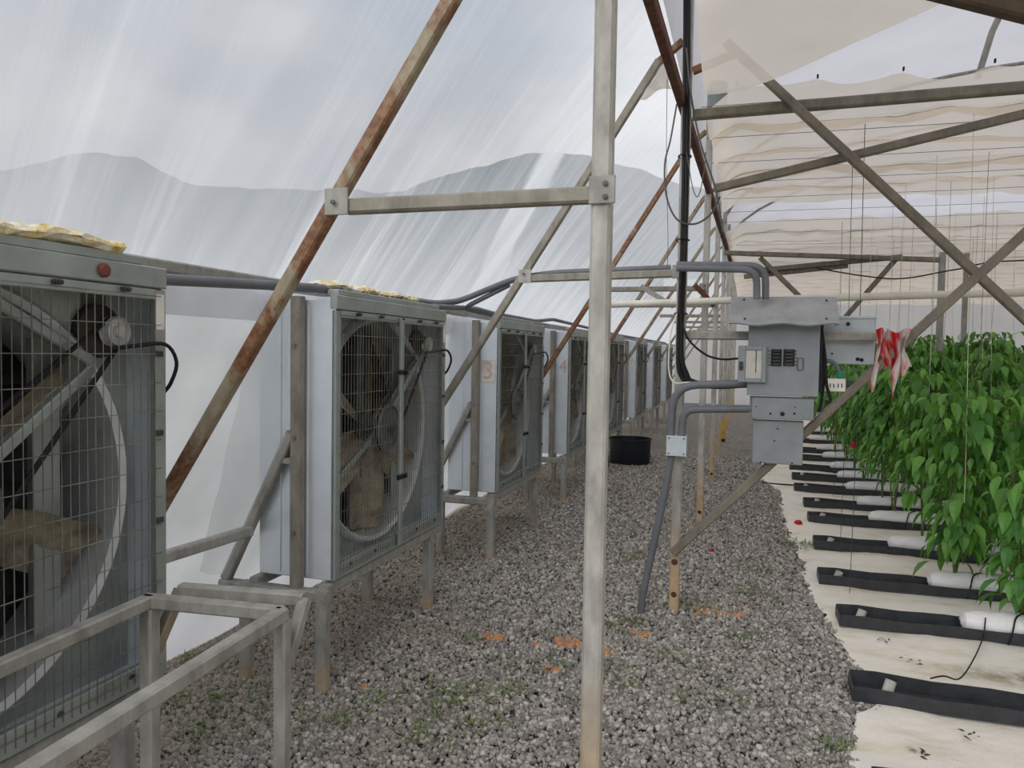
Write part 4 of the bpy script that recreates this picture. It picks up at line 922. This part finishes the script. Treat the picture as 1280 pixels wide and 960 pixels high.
def rubble(q, n, r, label, name='clay_rubble', sz=.022):
    p = onZ(*q); m = MB()
    for k in range(n):
        a = random.uniform(0, 6.28); d = r*random.random()**.6; c = (p[0]+d*math.cos(a)*1.5, p[1]+d*math.sin(a), .014); s = sz*random.uniform(.5, 1.2); vs = []
        for i in range(6): t = 2*PI*i/6; vs.append((c[0]+s*math.cos(t)*random.uniform(.7, 1.2), c[1]+s*math.sin(t)*random.uniform(.7, 1.2), c[2]-.006))
        for i in range(6): t = 2*PI*i/6; vs.append((c[0]+s*.6*math.cos(t), c[1]+s*.6*math.sin(t), c[2]+s*.55*random.uniform(.7, 1.1)))
        m.add(vs, [(6, 7, 8, 9, 10, 11)]+[(i, (i+1) % 6, 6+(i+1) % 6, 6+i) for i in range(6)])
    single(name, label, 'clay', m, M['orange'], None, False, (p[0], p[1], 0), 'stuff' if n > 1 else None)
rubble((455, 862), 1, .0, 'single orange clay lump on the gravel near the second fan stand', 'clay_lump', .05)
for q, n, r, l in (((618, 800), 26, .05, 'orange clay crumbs on the gravel, left of the foreground post'), ((712, 806), 34, .07, 'largest patch of orange clay crumbs, against the foreground post'), ((685, 840), 14, .045, 'orange clay crumbs below the largest patch'), ((672, 810), 5, .02, 'few orange clay crumbs beside the largest patch'), ((757, 817), 14, .045, 'orange clay crumbs just right of the foreground post'), ((795, 795), 14, .06, 'orange clay crumbs by the foot of the leaning conduit'), ((918, 770), 10, .035, 'orange clay crumbs right of the cable post'), ((880, 768), 16, .08, 'pale orange clay crumbs at the foot of the cable post')): rubble(q, n, r, l)
single('drip_lead', 'thin black lead curling off the nearest full trough to the bag behind', 'drip lead', MB().tube(smooth_path([onY(1163, 848, 3.95), onY(1180, 845, 4.0), onZ(1200, 848, .09), onZ(1218, 822, .05), onZ(1229, 795, .06), onY(1232, 772, 5.03)], 6), .004, 5), M['rubber'], None, True)
def litter():
    for q, c, l, s in (((1001, 656), 'red', 'bright red fallen pepper on the ground sheet edge', .03), ((891, 690), 'red', 'small red scrap on the gravel', .015)):
        p = onZ(*q, .02); o = fruit_mesh().build('fallen_pepper', M[c], smooth=True); o.location = (p[0], p[1], .035); o.rotation_euler = (1.4, 0, .6); o.scale = (s/.03,)*3; tag(o, l, 'pepper')
    for q, l in (((1005, 680), 'dry weed clump on the sheet beside a trough end'), ((1000, 800), 'dead leaf litter on the sheet edge'), ((1110, 802), 'brown crumbs on the sheet between two troughs'), ((1140, 828), 'dark scrap on the sheet before the nearest full trough'), ((1205, 920), 'dead twig on the sheet near the lower corner'), ((1150, 945), 'dark speck on the sheet at the lower edge')):
        p = onZ(*q, .02); m = MB()
        for k in range(6): a = random.uniform(0, 6.28); d = .05*random.random(); leaf(m, (p[0]+d*math.cos(a)*1.4, p[1]+d*math.sin(a), .028), (math.cos(a+1), math.sin(a+1), .15), random.uniform(.015, .05), .011, .2)
        single('leaf_litter', l, 'litter', m, M['motor'] if 'weed' not in l else M['weed'], None, False, (p[0], p[1], .02), 'stuff')
litter()
